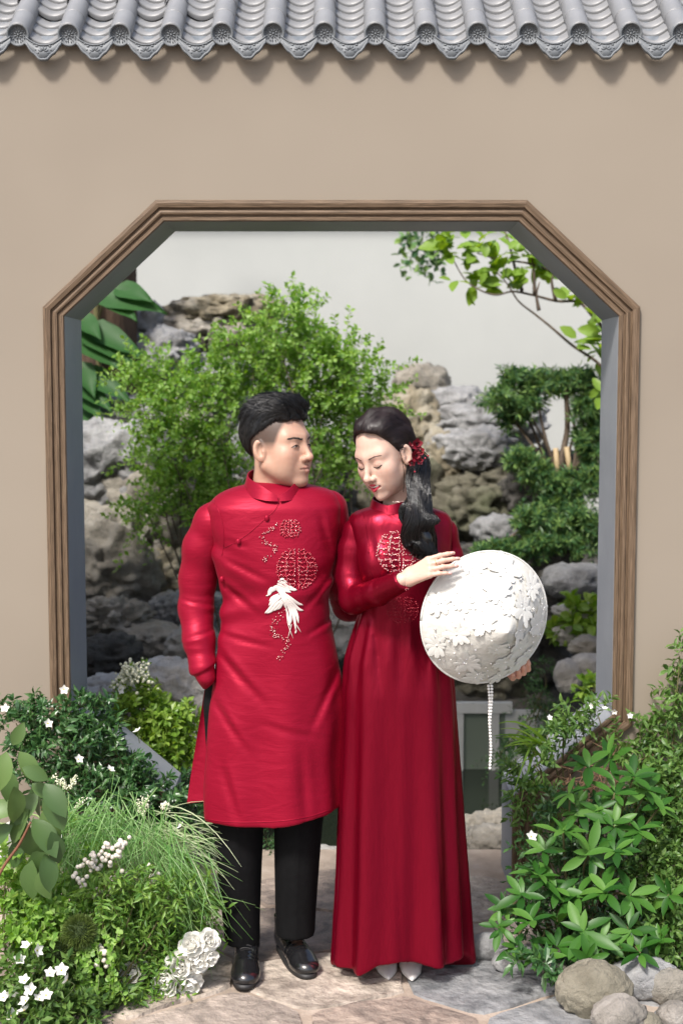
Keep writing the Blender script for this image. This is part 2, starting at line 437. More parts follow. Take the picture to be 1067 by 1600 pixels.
# ------------------------------------------------------------------ rocks
def rock_mat(name, a, b, c, moss=None):
    m, N, L, B = nodes(name)
    tc = N.new("ShaderNodeTexCoord"); oi = N.new("ShaderNodeObjectInfo")
    ad = N.new("ShaderNodeVectorMath"); ad.operation = 'ADD'; L.new(tc.outputs['Object'], ad.inputs[0]); L.new(oi.outputs['Random'], ad.inputs[1])
    n1 = N.new("ShaderNodeTexNoise"); n1.inputs['Scale'].default_value = 4.5; n1.inputs['Detail'].default_value = 10; n1.inputs['Roughness'].default_value = .68; n1.inputs['Distortion'].default_value = .8
    L.new(ad.outputs[0], n1.inputs['Vector'])
    r = ramp(N, [(.28, a), (.5, b), (.72, c)]); L.new(n1.outputs[0], r.inputs[0])
    last = r.outputs[0]
    if moss:
        n3 = N.new("ShaderNodeTexNoise"); n3.inputs['Scale'].default_value = 2.3; n3.inputs['Detail'].default_value = 6; L.new(ad.outputs[0], n3.inputs['Vector'])
        f = ramp(N, [(.50, (0, 0, 0)), (.66, (.8, .8, .8))]); L.new(n3.outputs[0], f.inputs[0])
        mx = N.new("ShaderNodeMix"); mx.data_type = 'RGBA'; mx.inputs[7].default_value = (*moss, 1)
        L.new(f.outputs[0], mx.inputs[0]); L.new(last, mx.inputs[6]); last = mx.outputs[2]
    L.new(last, B.inputs['Base Color']); B.inputs['Roughness'].default_value = .85; B.inputs['Specular IOR Level'].default_value = .25
    n2 = N.new("ShaderNodeTexNoise"); n2.inputs['Scale'].default_value = 22; n2.inputs['Detail'].default_value = 10; n2.inputs['Roughness'].default_value = .7; L.new(ad.outputs[0], n2.inputs['Vector'])
    bp = N.new("ShaderNodeBump"); bp.inputs['Strength'].default_value = 1.0; bp.inputs['Distance'].default_value = .03
    L.new(n2.outputs[0], bp.inputs['Height']); L.new(bp.outputs[0], B.inputs['Normal'])
    return m
RM = dict(grey=rock_mat("grey_rock", (.13, .13, .132), (.29, .29, .29), (.50, .50, .495)),
          tan=rock_mat("tan_rock", (.16, .145, .12), (.31, .285, .24), (.48, .45, .40), moss=(.24, .235, .22)),
          pale=rock_mat("pale_rock", (.28, .265, .24), (.50, .475, .44), (.68, .66, .62)),
          ochre=rock_mat("ochre_rock", (.12, .10, .07), (.27, .235, .165), (.43, .40, .33), moss=(.33, .33, .325)),
          dark=rock_mat("dark_rock", (.035, .034, .03), (.085, .08, .07), (.17, .16, .145)),
          mossy=rock_mat("mossy_rock", (.06, .056, .04), (.14, .13, .095), (.26, .24, .19), moss=(.07, .08, .04)),
          pebble=rock_mat("pebble_rock", (.16, .15, .13), (.29, .265, .235), (.42, .39, .355)),
          cobble=rock_mat("cobble_rock", (.15, .135, .10), (.235, .215, .165), (.31, .285, .23)))
_ico = {}
def ico(n):
    if n not in _ico:
        bm = bmesh.new(); bmesh.ops.create_icosphere(bm, subdivisions=n, radius=1)
        _ico[n] = (np.array([v.co[:] for v in bm.verts]), np.array([[v.index for v in f.verts] for f in bm.faces])); bm.free()
    return _ico[n]
def rock(px, py, w, h, Y, mat, label, seed=None, dep=.8, rough=1.0, name="rock", sub=4, group="rocks of the garden rockery", square=2.6):
    """a stone whose outline centres on the pixel at depth Y, w and h its size in pixels"""
    seed = seed if seed is not None else int(px * 7 + py)
    c = U(px, py, Y); s = PXM(px, py, Y); R = np.array([w * s / 2, w * s / 2 * dep, h * s / 2])
    V, F = ico(5 if w * h > 6000 else sub); V = V.copy()
    q = np.abs(V) ** square; V /= (q.sum(1) ** (1 / square))[:, None]
    out = np.empty(len(V)); sd = Vector((seed * .371 % 50, seed * .113 % 50, seed * .77 % 50))
    for i, v in enumerate(V):
        p = Vector(v * R / max(R.mean(), 1e-6)) * 1.1 + sd
        a = noise.noise(p * .9) * .30
        b = abs(noise.noise(p * 1.9 + Vector((5, 1, 9)))) * -.38 + .10
        d = noise.noise(p * 4.2) * .10 - abs(noise.noise(p * 3.3 + Vector((2, 8, 3)))) * .22 + .04 - max(0, .12 - abs(noise.noise(p * 2.3 + Vector((7, 3, 1))))) * .9
        e = noise.noise(p * 9) * .05 - abs(noise.noise(p * 14)) * .06 - abs(noise.noise(p * 26)) * .03
        out[i] = 1 + rough * (a + b + d + e)
    V = V * out[:, None]
    an = random.Random(seed).uniform(-.3, .3); ca, sa = math.cos(an), math.sin(an)
    V = V * R; V = np.column_stack([V[:, 0] * ca - V[:, 1] * sa, V[:, 0] * sa + V[:, 1] * ca, V[:, 2]])
    o = mk(name, V + c, F, RM[mat], loc=c)
    return tag(o, label, "rock", group)
rock(345, 487, 190, 46, 3.7, 'ochre', "flat dark-topped slab crowning the left rockery under the white wall", dep=1.0)
rock(330, 525, 180, 64, 3.6, 'tan', "long tan boulder lying beneath the dark-topped slab", dep=.9)
rock(232, 510, 56, 70, 3.3, 'grey', "small pale grey pointed rock beside the brown trunk", rough=1.2)
rock(252, 556, 110, 76, 3.2, 'grey', "grey rounded boulder under the pointed rock by the trunk", rough=1.1)
rock(375, 570, 130, 70, 3.5, 'dark', "dark recessed rock behind the light green shrub", rough=.9)
rock(300, 620, 190, 120, 3.4, 'grey', "broad grey rock mass behind the light green shrub")
rock(190, 660, 150, 90, 2.7, 'grey', "weathered grey boulder at the foot of the brown trunk", rough=1.25)
rock(270, 690, 170, 110, 2.8, 'tan', "cream weathered boulder behind the shrub's left side", rough=1.2)
rock(195, 730, 190, 150, 2.5, 'grey', "large smooth grey boulder below the big heart-shaped leaves", rough=.9)
rock(235, 800, 190, 170, 2.5, 'tan', "great tan boulder with a diagonal crack by the grey lining", rough=1.0)
rock(175, 880, 150, 170, 2.3, 'tan', "tall tan boulder standing at the pond's left bank", rough=1.0)
rock(265, 890, 110, 90, 2.4, 'ochre', "pitted brown boulder right of the tall tan one", rough=1.3)
rock(180, 965, 120, 60, 1.9, 'tan', "holed stone with rusty leaves at the left bank", rough=1.4)
rock(240, 1000, 120, 50, 1.8, 'tan', "flat brown stone at the left waterline", rough=1.0)
rock(290, 955, 110, 60, 2.1, 'grey', "grey stone in the shade beside the groom's sleeve")
rock(330, 900, 90, 110, 2.5, 'dark', "dark stone behind the groom's bent arm")
rock(300, 1010, 90, 60, 1.6, 'tan', "rounded brown stone over the dark crevice", rough=.8)
rock(165, 1030, 110, 70, 1.5, 'dark', "dark wet stone by the grey door lining", rough=1.0)
rock(185, 1085, 120, 60, .95, 'pale', "pale stone beside the grey door lining behind the flowers", rough=.7)
rock(275, 1085, 150, 110, .9, 'pale', "large white-grey boulder beside the groom's pocketed hand", rough=.7)
rock(330, 1170, 120, 90, .85, 'pale', "pale boulder partly hidden behind the red tunic", rough=.8)
rock(530, 950, 120, 160, 2.2, 'pale', "pale boulder glimpsed between the couple's elbows", rough=.7)
rock(350, 985, 60, 110, 2.2, 'pale', "pale rock showing inside the groom's arm gap", rough=.7)
rock(340, 740, 90, 70, 2.9, 'pale', "whitish pitted rock beside the groom's shoulder", rough=1.3)
rock(420, 790, 260, 160, 3.1, 'dark', "dark rock mass hidden behind the groom")
# right rockery
rock(700, 628, 110, 48, 3.8, 'grey', "cream and grey flat rock topping the right rockery", rough=1.1)
rock(640, 665, 100, 110, 3.6, 'ochre', "ochre streaked upright rock behind the bride's head", rough=.9)
rock(770, 660, 160, 80, 3.6, 'grey', "broad grey slab beneath the pine on the right rockery", rough=1.0)
rock(745, 705, 130, 80, 3.4, 'grey', "rounded grey boulder right of the bride's hair flowers", rough=.8)
rock(690, 720, 70, 90, 3.4, 'ochre', "yellowish boulder beside the bride's ponytail", rough=.9)
rock(660, 600, 90, 60, 4.0, 'tan', "small rock at the back beside the shrub", rough=.9)
rock(770, 760, 170, 60, 3.4, 'mossy', "shaded mossy ledge under the grey boulder", rough=1.2)
rock(735, 800, 170, 90, 3.3, 'mossy', "mossy brown boulder above the bride's sleeve", rough=1.1)
rock(600, 800, 200, 200, 3.5, 'mossy', "mossy rock mass hidden behind the couple", rough=.8)
rock(776, 830, 74, 50, 2.8, 'grey', "pale grey boulder just above the white hat", rough=.8)
rock(760, 880, 120, 60, 2.8, 'dark', "dark rock behind the white hat's top", rough=.8)
rock(850, 760, 120, 120, 3.1, 'dark', "dark rock behind the pine trunk", rough=1.1)
rock(850, 890, 120, 70, 2.6, 'dark', "dark stone under the lowest pine foliage", rough=1.0)
rock(898, 908, 100, 56, 2.3, 'grey', "smooth grey boulder under the pine", rough=.6)
rock(945, 935, 90, 60, 2.4, 'dark', "dark boulder next to the grey right-hand lining", rough=.8)
rock(880, 960, 160, 60, 2.5, 'dark', "wet black ledge above the pond", rough=1.0)
rock(920, 955, 110, 26, 2.0, 'pale', "flat pale stone slab by the right-hand lining", rough=.6)
rock(900, 990, 90, 36, 1.95, 'pale', "pale stone beneath the bright creeping leaves", rough=.8)
rock(918, 1010, 60, 32, 1.7, 'tan', "small tan stone on the stacked cream stone", rough=.8)
rock(922, 1040, 66, 42, 1.65, 'pale', "cream rounded stone beside the right lining", rough=.5)
rock(888, 1056, 44, 52, 1.6, 'pale', "upright pale stone at the pond's right edge", rough=.5)
rock(820, 1010, 200, 110, 2.9, 'dark', "black rock bank behind the pond", rough=.9)
rock(740, 1040, 200, 120, 2.9, 'mossy', "shaded bank rock behind the bride", rough=.7)
rock(620, 1010, 260, 200, 3.0, 'dark', "dark bank rock hidden behind the dress", rough=.6)
rock(440, 1000, 260, 240, 2.8, 'dark', "dark bank rock hidden behind the tunic", rough=.6)
# near bank
rock(765, 1300, 100, 66, .85, 'tan', "flat-topped cream rock at the pond's near edge", rough=.8)
rock(772, 1325, 110, 66, .6, 'tan', "rounded tan rock on the path beside the doorway", rough=.7)
rock(690, 1320, 120, 60, .75, 'tan', "tan rock behind the bride's skirt", rough=.8)
rock(480, 1345, 120, 40, .55, 'pale', "low cream kerb rock between the groom's legs", rough=.6)
rock(395, 1355, 90, 44, .55, 'pale', "low pale kerb rock behind the groom's leg", rough=.6)
# cobbles lower right
for i, (a, b, w, h, m, l, z) in enumerate([
        (928, 1550, 122, 90, 'cobble', "large smooth olive cobble under the glossy bush", .4),
        (970, 1588, 90, 60, 'pebble', "rough pink-white stone in front of the olive cobble", .7),
        (1010, 1530, 110, 66, 'grey', "grey cobble tucked under the bush beside the olive one", .4),
        (1048, 1545, 70, 60, 'tan', "brown cobble at the bed edge", .5),
        (1056, 1588, 60, 44, 'pebble', "small pale pebble beside the pink-white stone", .6),
        (1010, 1600, 50, 34, 'cobble', "small buff pebble between the larger cobbles", .5),
        (760, 1480, 60, 44, 'grey', "grey stone at the bush foot beside the bride's hem", .5),
        (815, 1500, 90, 40, 'grey', "low grey stone under the bush's left side", .5),
        (860, 1512, 60, 30, 'tan', "low tan stone under the bush", .6)]):
    g = G(a, b + h * .35); rock(a, b, w, h, g[1], m, l, rough=z * .75, dep=.75, square=2.1, group="cobbles along the planting bed", name="cobble")

# --- planted bank that carries the rockery
bx = np.linspace(-3.5, 3.5, 90); by = np.linspace(2.15, 4.595, 36); V = []
for y in by:
    for x in bx:
        t = (y - 2.15) / 2.4
        V.append((x, y, -.2 + 1.05 * t ** .8 + .22 * noise.noise(Vector((x * 1.7, y * 1.7, 3))) * min(1, t * 4) + .10 * noise.noise(Vector((x * 5, y * 5, 1))) * min(1, t * 4)))
i = np.arange(35)[:, None] * 90; j = np.arange(89)[None]
tag(mk("rockery_bank", V, np.stack([i + j, i + j + 1, i + 91 + j, i + 90 + j], -1).reshape(-1, 4), RM['dark']), kind="structure")

# --- low white-framed panel at the far side of the pond
pw = mat_noise("weathered_white_paint", [(.3, (.42, .44, .43)), (.7, (.56, .575, .56))], scale=5, rough=.6, bump=.1)
pg = mat_flat("greenish_pane", (.17, .21, .17), rough=.25)
c0 = U(757, 1270, 1.95); s = PXM(757, 1200, 1.95)
def fbox(name, px0, px1, py0, py1, y0, y1, m, par):
    a = U(px0, py1, 1.95); b = U(px1, py0, 1.95); V, F = box(a[0], b[0], y0, y1, a[2], b[2]); return mk(name, V, F, m, par, smooth=False)
pan = empty("framed_panel", (c0[0], 1.97, -.2)); tag(pan, "low white framed panel with a greenish pane by the dark pond", "panel")
fbox("pane", 722, 790, 1112, 1262, 1.97, 1.99, pg, pan)
for nm, a, b, c, d, y in (("stile", 706, 724, 1106, 1275, 1.94), ("stile", 763, 780, 1106, 1275, 1.945), ("stile", 812, 840, 1120, 1275, 1.955), ("rail", 712, 800, 1098, 1114, 1.935), ("rail", 722, 790, 1252, 1275, 1.95)):
    fbox(nm, a, b, c, d, y, y + .04, pw, pan)
fbox("side_panel", 779, 850, 1112, 1275, 1.972, 1.992, pw, pan)

# ------------------------------------------------------------------ foliage
TPL = {
 'diamond': (np.array([(0, 0, 0), (.5, .5, .10), (1, 0, 0), (.5, -.5, .10)]), np.array([(0, 1, 2), (0, 2, 3)])),
 'oval': (np.array([(0, 0, 0), (.22, .38, .08), (.55, .5, .09), (.85, .26, .0), (1, 0, -.08), (.85, -.26, .0), (.55, -.5, .09), (.22, -.38, .08), (.5, 0, 0)]),
          np.array([(0, 1, 8), (1, 2, 8), (2, 3, 8), (3, 4, 8), (4, 5, 8), (5, 6, 8), (6, 7, 8), (7, 0, 8)])),
 'lance': (np.array([(0, 0, 0), (.3, .42, .07), (.62, .45, .02), (1, 0, -.22), (.62, -.45, .02), (.3, -.42, .07), (.35, 0, .02), (.7, 0, -.06)]),
           np.array([(0, 1, 6), (0, 6, 5), (7, 2, 3), (7, 3, 4), (1, 2, 6), (2, 7, 6), (6, 7, 4), (6, 4, 5)])),
}
def unit(v): return v / (np.linalg.norm(v, axis=-1, keepdims=True) + 1e-12)
def leaf_mesh(P, D, Nn, L, W, tpl='diamond'):
    T, F = TPL[tpl]; D = unit(D); S = unit(np.cross(Nn, D)); Nn = np.cross(D, S)
    n = len(P); L = np.broadcast_to(L, (n,)); W = np.broadcast_to(W, (n,))
    V = P[:, None] + (T[None, :, 0, None] * L[:, None, None]) * D[:, None] + (T[None, :, 1, None] * W[:, None, None]) * S[:, None] + (T[None, :, 2, None] * L[:, None, None]) * Nn[:, None]
    Fa = (F[None] + (np.arange(n) * len(T))[:, None, None]).reshape(-1, F.shape[1])
    return V.reshape(-1, 3), Fa
bark = mat_noise("bark", [(.3, (.05, .036, .025)), (.7, (.15, .115, .085))], scale=14, stretch=(3, 3, .8), bump=.7, bscale=30)
twig_m = mat_noise("green_twig", [(.3, (.07, .065, .025)), (.7, (.13, .12, .05))], scale=20, bump=0)
def shrub(name, label, cat, base, clumps, nt, tl, nl, ll, lw, mat, seed=0, droop=.15, up=.5, tpl='diamond', spread=1.0, parts=("stem", "foliage"), stemr=.012, group=None, tip=False, twigs=True, flat=.7):
    """base point; clumps [(centre, radius (3,))]; nt twigs per clump; tl twig length; nl leaves per twig"""
    r = np.random.default_rng(seed); root = empty(name, base); tag(root, label, cat, group)
    tubes = []; LP, LD, LN, LL = [], [], [], []
    base = np.asarray(base, float)
    for (c, R) in clumps:
        c = np.asarray(c, float); R = np.broadcast_to(np.asarray(R, float), (3,))
        mid = base * .5 + c * .5 + r.normal(0, .06, 3) * np.linalg.norm(c - base); mid[2] = base[2] * .45 + c[2] * .55
        tubes.append(tube(curve([base + r.normal(0, .015, 3), mid, c], 6), np.linspace(stemr, stemr * .3, 13), 5))
        k = max(3, int(nt * R.mean() / .15)) if nt > 0 else 0
        for _ in range(k):
            v = r.normal(0, 1, 3); v /= np.linalg.norm(v)
            o = c + v * R * r.uniform(.05, .75)
            d = unit(v * spread + np.array([0, 0, up]) + r.normal(0, .35, 3))
            L = tl * r.uniform(.6, 1.3); m = 6
            t = np.linspace(0, 1, m)[:, None]
            pts = o + d * L * t + np.array([0, 0, -1]) * droop * L * t ** 2 + r.normal(0, .02, 3) * L * t
            if twigs: tubes.append(tube(pts, np.linspace(stemr * .14, stemr * .06, m), 3, cap=False))
            n = int(nl * r.uniform(.7, 1.3)) + 1
            tt = np.linspace(.12, 1, n) if not tip else r.uniform(.55, 1, n)
            seg = np.clip(tt * (m - 1), 0, m - 1.001); i0 = seg.astype(int); fr = (seg - i0)[:, None]
            P = pts[i0] * (1 - fr) + pts[i0 + 1] * fr
            tang = unit(np.gradient(pts, axis=0))[i0]
            a = np.arange(n) * 2.4 + r.uniform(0, 6); s = unit(np.cross(tang, r.normal(0, 1, 3))); w = np.cross(tang, s)
            side = s * np.cos(a)[:, None] + w * np.sin(a)[:, None]
            LP.append(P); LD.append(unit(tang * .55 + side + r.normal(0, .2, (n, 3))))
            LN.append(unit(np.array([0, -.25, flat]) + r.normal(0, .55, (n, 3)))); LL.append(ll * r.uniform(.6, 1.25, n))
    V, F = merge(tubes); mk(parts[0], V, F, bark if stemr > .007 else twig_m, root)
    if LP:
        LP, LD, LN, LL = map(np.concatenate, (LP, LD, LN, LL))
        V, F = leaf_mesh(LP, LD, LN, LL, LL * lw, tpl); mk(parts[1], V, F, mat, root, smooth=False)
    return root
def cl(px, py, Y, r, ry=None):
    s = PXM(px, py, Y); return (U(px, py, Y), (r * s, r * s * .9, (ry or r) * s))
lf_lime = mat_leaf("lime_leaf", [(.10, .22, .03), (.18, .34, .055), (.30, .45, .12), (.14, .28, .045)], trans=.42)
lf_mid = mat_leaf("mid_leaf", [(.04, .095, .02), (.075, .155, .03), (.13, .22, .05), (.06, .13, .025)], trans=.3)
lf_dark = mat_leaf("dark_leaf", [(.02, .06, .018), (.036, .10, .028), (.065, .14, .04), (.03, .085, .024)], rough=.32, trans=.2, spec=.5)
lf_pine = mat_leaf("pine_leaf", [(.03, .085, .035), (.06, .145, .05), (.12, .22, .065), (.20, .31, .08)], trans=.25)
lf_fresh = mat_leaf("fresh_leaf", [(.10, .20, .025), (.17, .29, .04), (.26, .37, .07)], rough=.4, trans=.4)
lf_big = mat_leaf("big_leaf", [(.022, .075, .02), (.04, .11, .03)], rough=.5, trans=.25, spec=.2)

# light green shrub behind the couple
shrub("light_green_shrub", "airy light green shrub with tiny leaves behind the groom's head", "shrub", U(395, 860, 2.0) * [1, 1, 0] + [0, 0, -.1],
      [cl(430, 510, 2.0, 48), cl(395, 560, 2.0, 50), cl(455, 565, 2.1, 55), cl(330, 595, 2.0, 50), cl(255, 600, 2.0, 45), cl(235, 640, 1.9, 30), cl(290, 650, 1.9, 50), cl(360, 640, 2.0, 55),
       cl(530, 560, 2.0, 45), cl(505, 610, 2.1, 60), cl(560, 600, 2.0, 45), cl(580, 640, 2.1, 40), cl(530, 670, 2.1, 55), cl(440, 640, 2.2, 60), cl(270, 710, 1.9, 45), cl(320, 700, 1.9, 45),
       cl(255, 760, 1.9, 35), cl(300, 775, 1.9, 35), cl(230, 800, 1.85, 22), cl(500, 720, 2.1, 50), cl(345, 760, 2.0, 40), cl(545, 720, 2.1, 40), cl(480, 545, 2.0, 34), cl(215, 585, 2.0, 22), cl(455, 490, 2.0, 22)],
      52, .20, 19, .030, .62, lf_lime, seed=3, up=.35, droop=.25, stemr=.0075, parts=("branches", "foliage"))
# philodendron on a brown trunk at the left
tr0 = U(166, 660, 3.0); tr1 = U(182, 330, 3.0)
tree = empty("brown_trunk_tree", (tr0[0], 3.0, -.2)); tag(tree, "dark brown ridged tree trunk behind the doorway's left side", "tree")
ang = np.linspace(0, 2 * math.pi, 25)[:-1]; rows = []
for z in np.linspace(-.2, 4.3, 40):
    rr = .16 + .012 * np.sin(ang * 7 + z * .8) + .008 * np.sin(ang * 13 - z * 2) + .03 * max(0, .3 - z)
    rows.append(np.column_stack([tr0[0] + np.cos(ang) * rr, 3.0 + np.sin(ang) * rr, np.full(24, z)]))
V = np.concatenate(rows); i = np.arange(39)[:, None] * 24; j = np.arange(24)[None]; k = (j + 1) % 24
mk("trunk", V, np.stack([i + j, i + k, i + 24 + k, i + 24 + j], -1).reshape(-1, 4), mat_noise("brown_trunk_bark", [(.3, (.03, .018, .011)), (.6, (.085, .052, .033)), (.8, (.13, .085, .055))], scale=6, stretch=(4, 4, .6), bump=.8, bscale=14), tree)
def heart_leaf(L, W, cup=.12, droop=.25, ns=9):
    """heart-shaped blade along +x from the stalk at the origin"""
    t = np.linspace(0, 1, ns); w = W * np.sin(np.clip(t * 1.02, 0, 1) ** .55 * math.pi) ** .8 * (1 - .25 * t); w[-1] = 0; w[0] = W * .18
    V = []
    for ti, wi in zip(t, w):
        for s in (-1, -.55, 0, .55, 1):
            back = -.16 * L * (abs(s) ** 1.5) * (1 - ti) ** 2
            V.append((ti * L + back, s * wi / 2, cup * W * abs(s) ** 1.6 - droop * L * ti ** 2 + .012 * L * math.sin(ti * 18) * abs(s)))
    F = []
    for a in range(ns - 1):
        for b in range(4): q = a * 5 + b; F.append((q, q + 5, q + 6, q + 1))
    return np.array(V), np.array(F)
def place(V, o, d, n):
    d = unit(np.asarray(d, float)); s = unit(np.cross(n, d)); n = np.cross(d, s); return o + V[:, :1] * d + V[:, 1:2] * s + V[:, 2:3] * n
phil = empty("philodendron", tr0 * [1, 1, 0] + [-.02, -.20, .2]); tag(phil, "climbing plant with big heart-shaped green leaves on the brown trunk", "plant")
V, F = tube(curve([tr0 * [1, 1, 0] + [-.02, -.20, .2], tr0 * [1, 1, 0] + [.02, -.20, 1.2], tr0 * [1, 1, 0] + [-.03, -.20, 2.6]], 8), .016, 6); mk("vine_stem", V, F, twig_m, phil)
for (x0, y0, x1, y1, w) in ((165, 462, 255, 482, 52), (190, 452, 240, 470, 40), (140, 520, 212, 568, 50), (150, 515, 225, 555, 46), (140, 585, 205, 625, 44), (128, 575, 150, 620, 40), (130, 620, 160, 655, 36), (130, 680, 165, 705, 34), (130, 735, 160, 755, 30), (175, 470, 215, 500, 40), (135, 535, 190, 575, 48), (128, 600, 175, 640, 44), (128, 645, 172, 680, 40), (128, 500, 160, 530, 40)):
    p0, p1 = U(x0, y0, 2.55), U(x1, y1, 2.45); L = np.linalg.norm(p1 - p0) * 1.05
    V, F = heart_leaf(L, w * PXM(x0, y0, 2.5)); V = place(V, p0, p1 - p0 + [0, -.05, .02], np.array([.15, -.9, .5]))
    mk("leaf", V, F, lf_big, phil)
    mid = tr0 * [1, 1, 0] + [0, -.20, p0[2] - .1]; V, F = tube(curve([mid, (mid + p0) / 2 + [0, -.05, .05], p0], 4), .006, 5); mk("leaf_stalk", V, F, twig_m, phil)

# overhanging branch at upper right
def branch_tree(name, label, Y, trunk_px, lines, leafpts, ll, mat, seed, tpl='oval', lw=.5, n_each=9, rad=.03):
    r = np.random.default_rng(seed); b = U(*trunk_px, Y); root = empty(name, (b[0], Y, -.2)); tag(root, label, "tree")
    tb = tube(curve([(b[0], Y, -.2), (b[0] + .03, Y + .05, b[2] * .5), (b[0] - .02, Y, b[2]), (b[0] + .02, Y + .1, b[2] + .8)], 8), np.linspace(.05, .03, 25), 8)
    mk("trunk", *tb, bark, root)
    for ln in lines:
        pts = curve([U(x, y, Y + dy) for x, y, dy in ln], 5); V, F = tube(pts, np.linspace(.011, .003, len(pts)), 6); mk("branch", V, F, bark, root)
    TV = []
    for (x, y, dy) in leafpts:
        c = U(x, y, Y + dy)
        for _ in range(n_each):
            d = unit(r.normal(0, 1, 3) * [1, .8, .7] + [-.2, -.1, .1]); o = c + r.normal(0, .028, 3)
            L = ll * r.uniform(.6, 1.15); nn = unit(np.array([0, -.45, .8]) + r.normal(0, .45, 3))
            V, F = leaf_mesh(o[None], d[None], nn[None], np.array([L]), np.array([L * lw]), tpl); mk("leaf", V, F, mat, root)
    return root
branch_tree("overhanging_tree", "tree reaching in with bright rounded leaves and dark crooked branches over the doorway's right side", 2.5, (1120, 640),
    [[(1120, 690, 0), (1000, 640, .05), (940, 572, 0), (895, 540, 0), (860, 510, 0), (835, 490, .02), (810, 470, 0), (790, 440, -.03), (765, 415, 0)],
     [(1110, 560, .05), (970, 530, 0), (932, 500, .0), (905, 472, 0), (870, 470, .02), (830, 460, 0), (800, 455, 0), (770, 460, -.05), (730, 440, 0), (705, 400, 0)],
     [(1120, 600, 0), (960, 470, .1), (890, 435, .05), (830, 412, 0), (780, 405, 0), (745, 395, 0)],
     [(816, 455, 0), (805, 420, 0), (795, 380, 0), (785, 350, .05)], [(835, 460, 0), (834, 425, 0), (830, 395, 0)], [(868, 470, 0), (862, 440, 0), (866, 425, 0)], [(842, 485, 0), (838, 460, 0), (843, 440, 0)]],
    [(690, 385, 0), (715, 378, 0), (735, 375, 0), (720, 398, 0), (750, 390, 0), (765, 375, -.05), (690, 372, 0), (730, 440, 0), (765, 438, 0), (780, 430, 0), (800, 446, 0), (755, 445, 0), (820, 440, .05), (850, 440, .05), (800, 372, 0), (820, 395, 0), (840, 410, 0), (775, 405, .05), (895, 468, 0), (930, 500, 0), (915, 535, 0), (935, 530, 0), (935, 605, 0), (930, 560, .1), (860, 425, .1)],
    .112, lf_fresh, 5, n_each=7, lw=.58)
# hanging blurred sprig further back
shrub("hanging_vine", "blurred bluish-green sprig hanging against the white rear wall", "vine", U(655, 300, 3.6), [cl(640, 372, 3.6, 16), cl(660, 385, 3.6, 22), cl(650, 410, 3.6, 16), cl(680, 372, 3.6, 18), cl(665, 350, 3.6, 25)], 14, .10, 6, .055, .6, lf_pine, seed=8, droop=.8, up=-.5, tpl='oval', stemr=.003)

# pine at the right
pine = shrub("podocarpus_pine", "dark green cloud-pruned pine growing from the right rockery", "tree", U(880, 790, 2.7),
    [cl(800, 598, 2.7, 26, 16), cl(835, 602, 2.7, 30, 18), cl(875, 598, 2.75, 30, 18), cl(912, 602, 2.7, 32, 20), cl(780, 628, 2.65, 26, 14), cl(820, 635, 2.7, 30, 14), cl(915, 640, 2.7, 26, 18), cl(935, 665, 2.7, 20), cl(800, 655, 2.7, 18, 10),
     cl(915, 690, 2.7, 22, 14), cl(930, 715, 2.7, 22), cl(818, 722, 2.6, 24, 18), cl(845, 745, 2.6, 30, 20), cl(880, 760, 2.6, 30, 18), cl(920, 755, 2.6, 28, 20), cl(870, 790, 2.6, 30, 16),
     cl(830, 815, 2.5, 34, 20), cl(870, 825, 2.5, 36, 22), cl(905, 815, 2.5, 34, 20), cl(930, 840, 2.5, 28), cl(845, 852, 2.45, 34, 16), cl(890, 855, 2.45, 30, 14), cl(790, 862, 2.5, 20, 10), cl(760, 868, 2.5, 18, 8), cl(815, 868, 2.5, 24, 10)],
    105, .06, 18, .044, .22, lf_pine, seed=11, up=.55, droop=0, stemr=.013, parts=("trunk", "foliage"), flat=.4)
V, F = tube(curve([U(880, 790, 2.72), U(878, 720, 2.7), U(886, 670, 2.72), U(884, 610, 2.7)], 6), np.linspace(.022, .012, 19), 7); mk("main_trunk", V, F, bark, pine)
for k, (a, b, c, d) in enumerate(((872, 755, 868, 700), (893, 755, 885, 698))):
    V, F = tube([U(a, b, 2.6), U(c, d, 2.6)], .014, 8); tag(mk("stake", V, F, mat_flat("bamboo_%d" % k, (.36, .27, .15), .6)), ("short tan wooden stake propping the pine trunk", "second tan stake leaning on the first beside the pine trunk")[k], "stake", "stakes propping the pine")
shrub("creeping_plant", "low plant with fresh rounded leaves on the pale slab by the right lining", "plant", U(900, 985, 1.9), [cl(895, 955, 1.9, 22, 14), cl(925, 950, 1.85, 20, 14), cl(900, 980, 1.85, 26, 14), cl(870, 985, 1.9, 14, 10), cl(930, 985, 1.85, 16), cl(915, 1000, 1.8, 18, 10)], 26, .05, 5, .062, .6, lf_fresh, seed=4, tpl='oval', stemr=.004, up=.5)
shrub("waterside_sprig", "small bright leafy sprig at the foot of the right lining", "plant", U(935, 1085, 1.2), [cl(925, 1072, 1.2, 14), cl(905, 1075, 1.2, 12, 8)], 26, .05, 5, .05, .5, lf_fresh, seed=14, tpl='oval', stemr=.003, up=.3)
shrub("pond_fern", "dark feathery plant drooping over the pond below the hat", "plant", U(845, 1100, 1.75), [cl(840, 1090, 1.75, 26, 24), cl(850, 1050, 1.8, 22, 26), cl(800, 1170, 1.65, 34, 18), cl(835, 1150, 1.7, 30, 24), cl(865, 1120, 1.7, 24), cl(780, 1180, 1.6, 18, 12)], 34, .09, 14, .026, .35, lf_dark, seed=6, stemr=.004, droop=.6, up=.1)
shrub("doorway_greenery", "dark leafy plant growing low between doorway and groom's leg", "plant", U(310, 1330, .35) * [1, 1, 0], [cl(310, 1290, .35, 28, 40), cl(330, 1250, .4, 24, 50), cl(300, 1230, .4, 24), cl(415, 1310, .5, 10, 18), cl(340, 1320, .35, 20)], 44, .09, 12, .03, .35, lf_dark, seed=21, stemr=.004, droop=.3, up=.5)
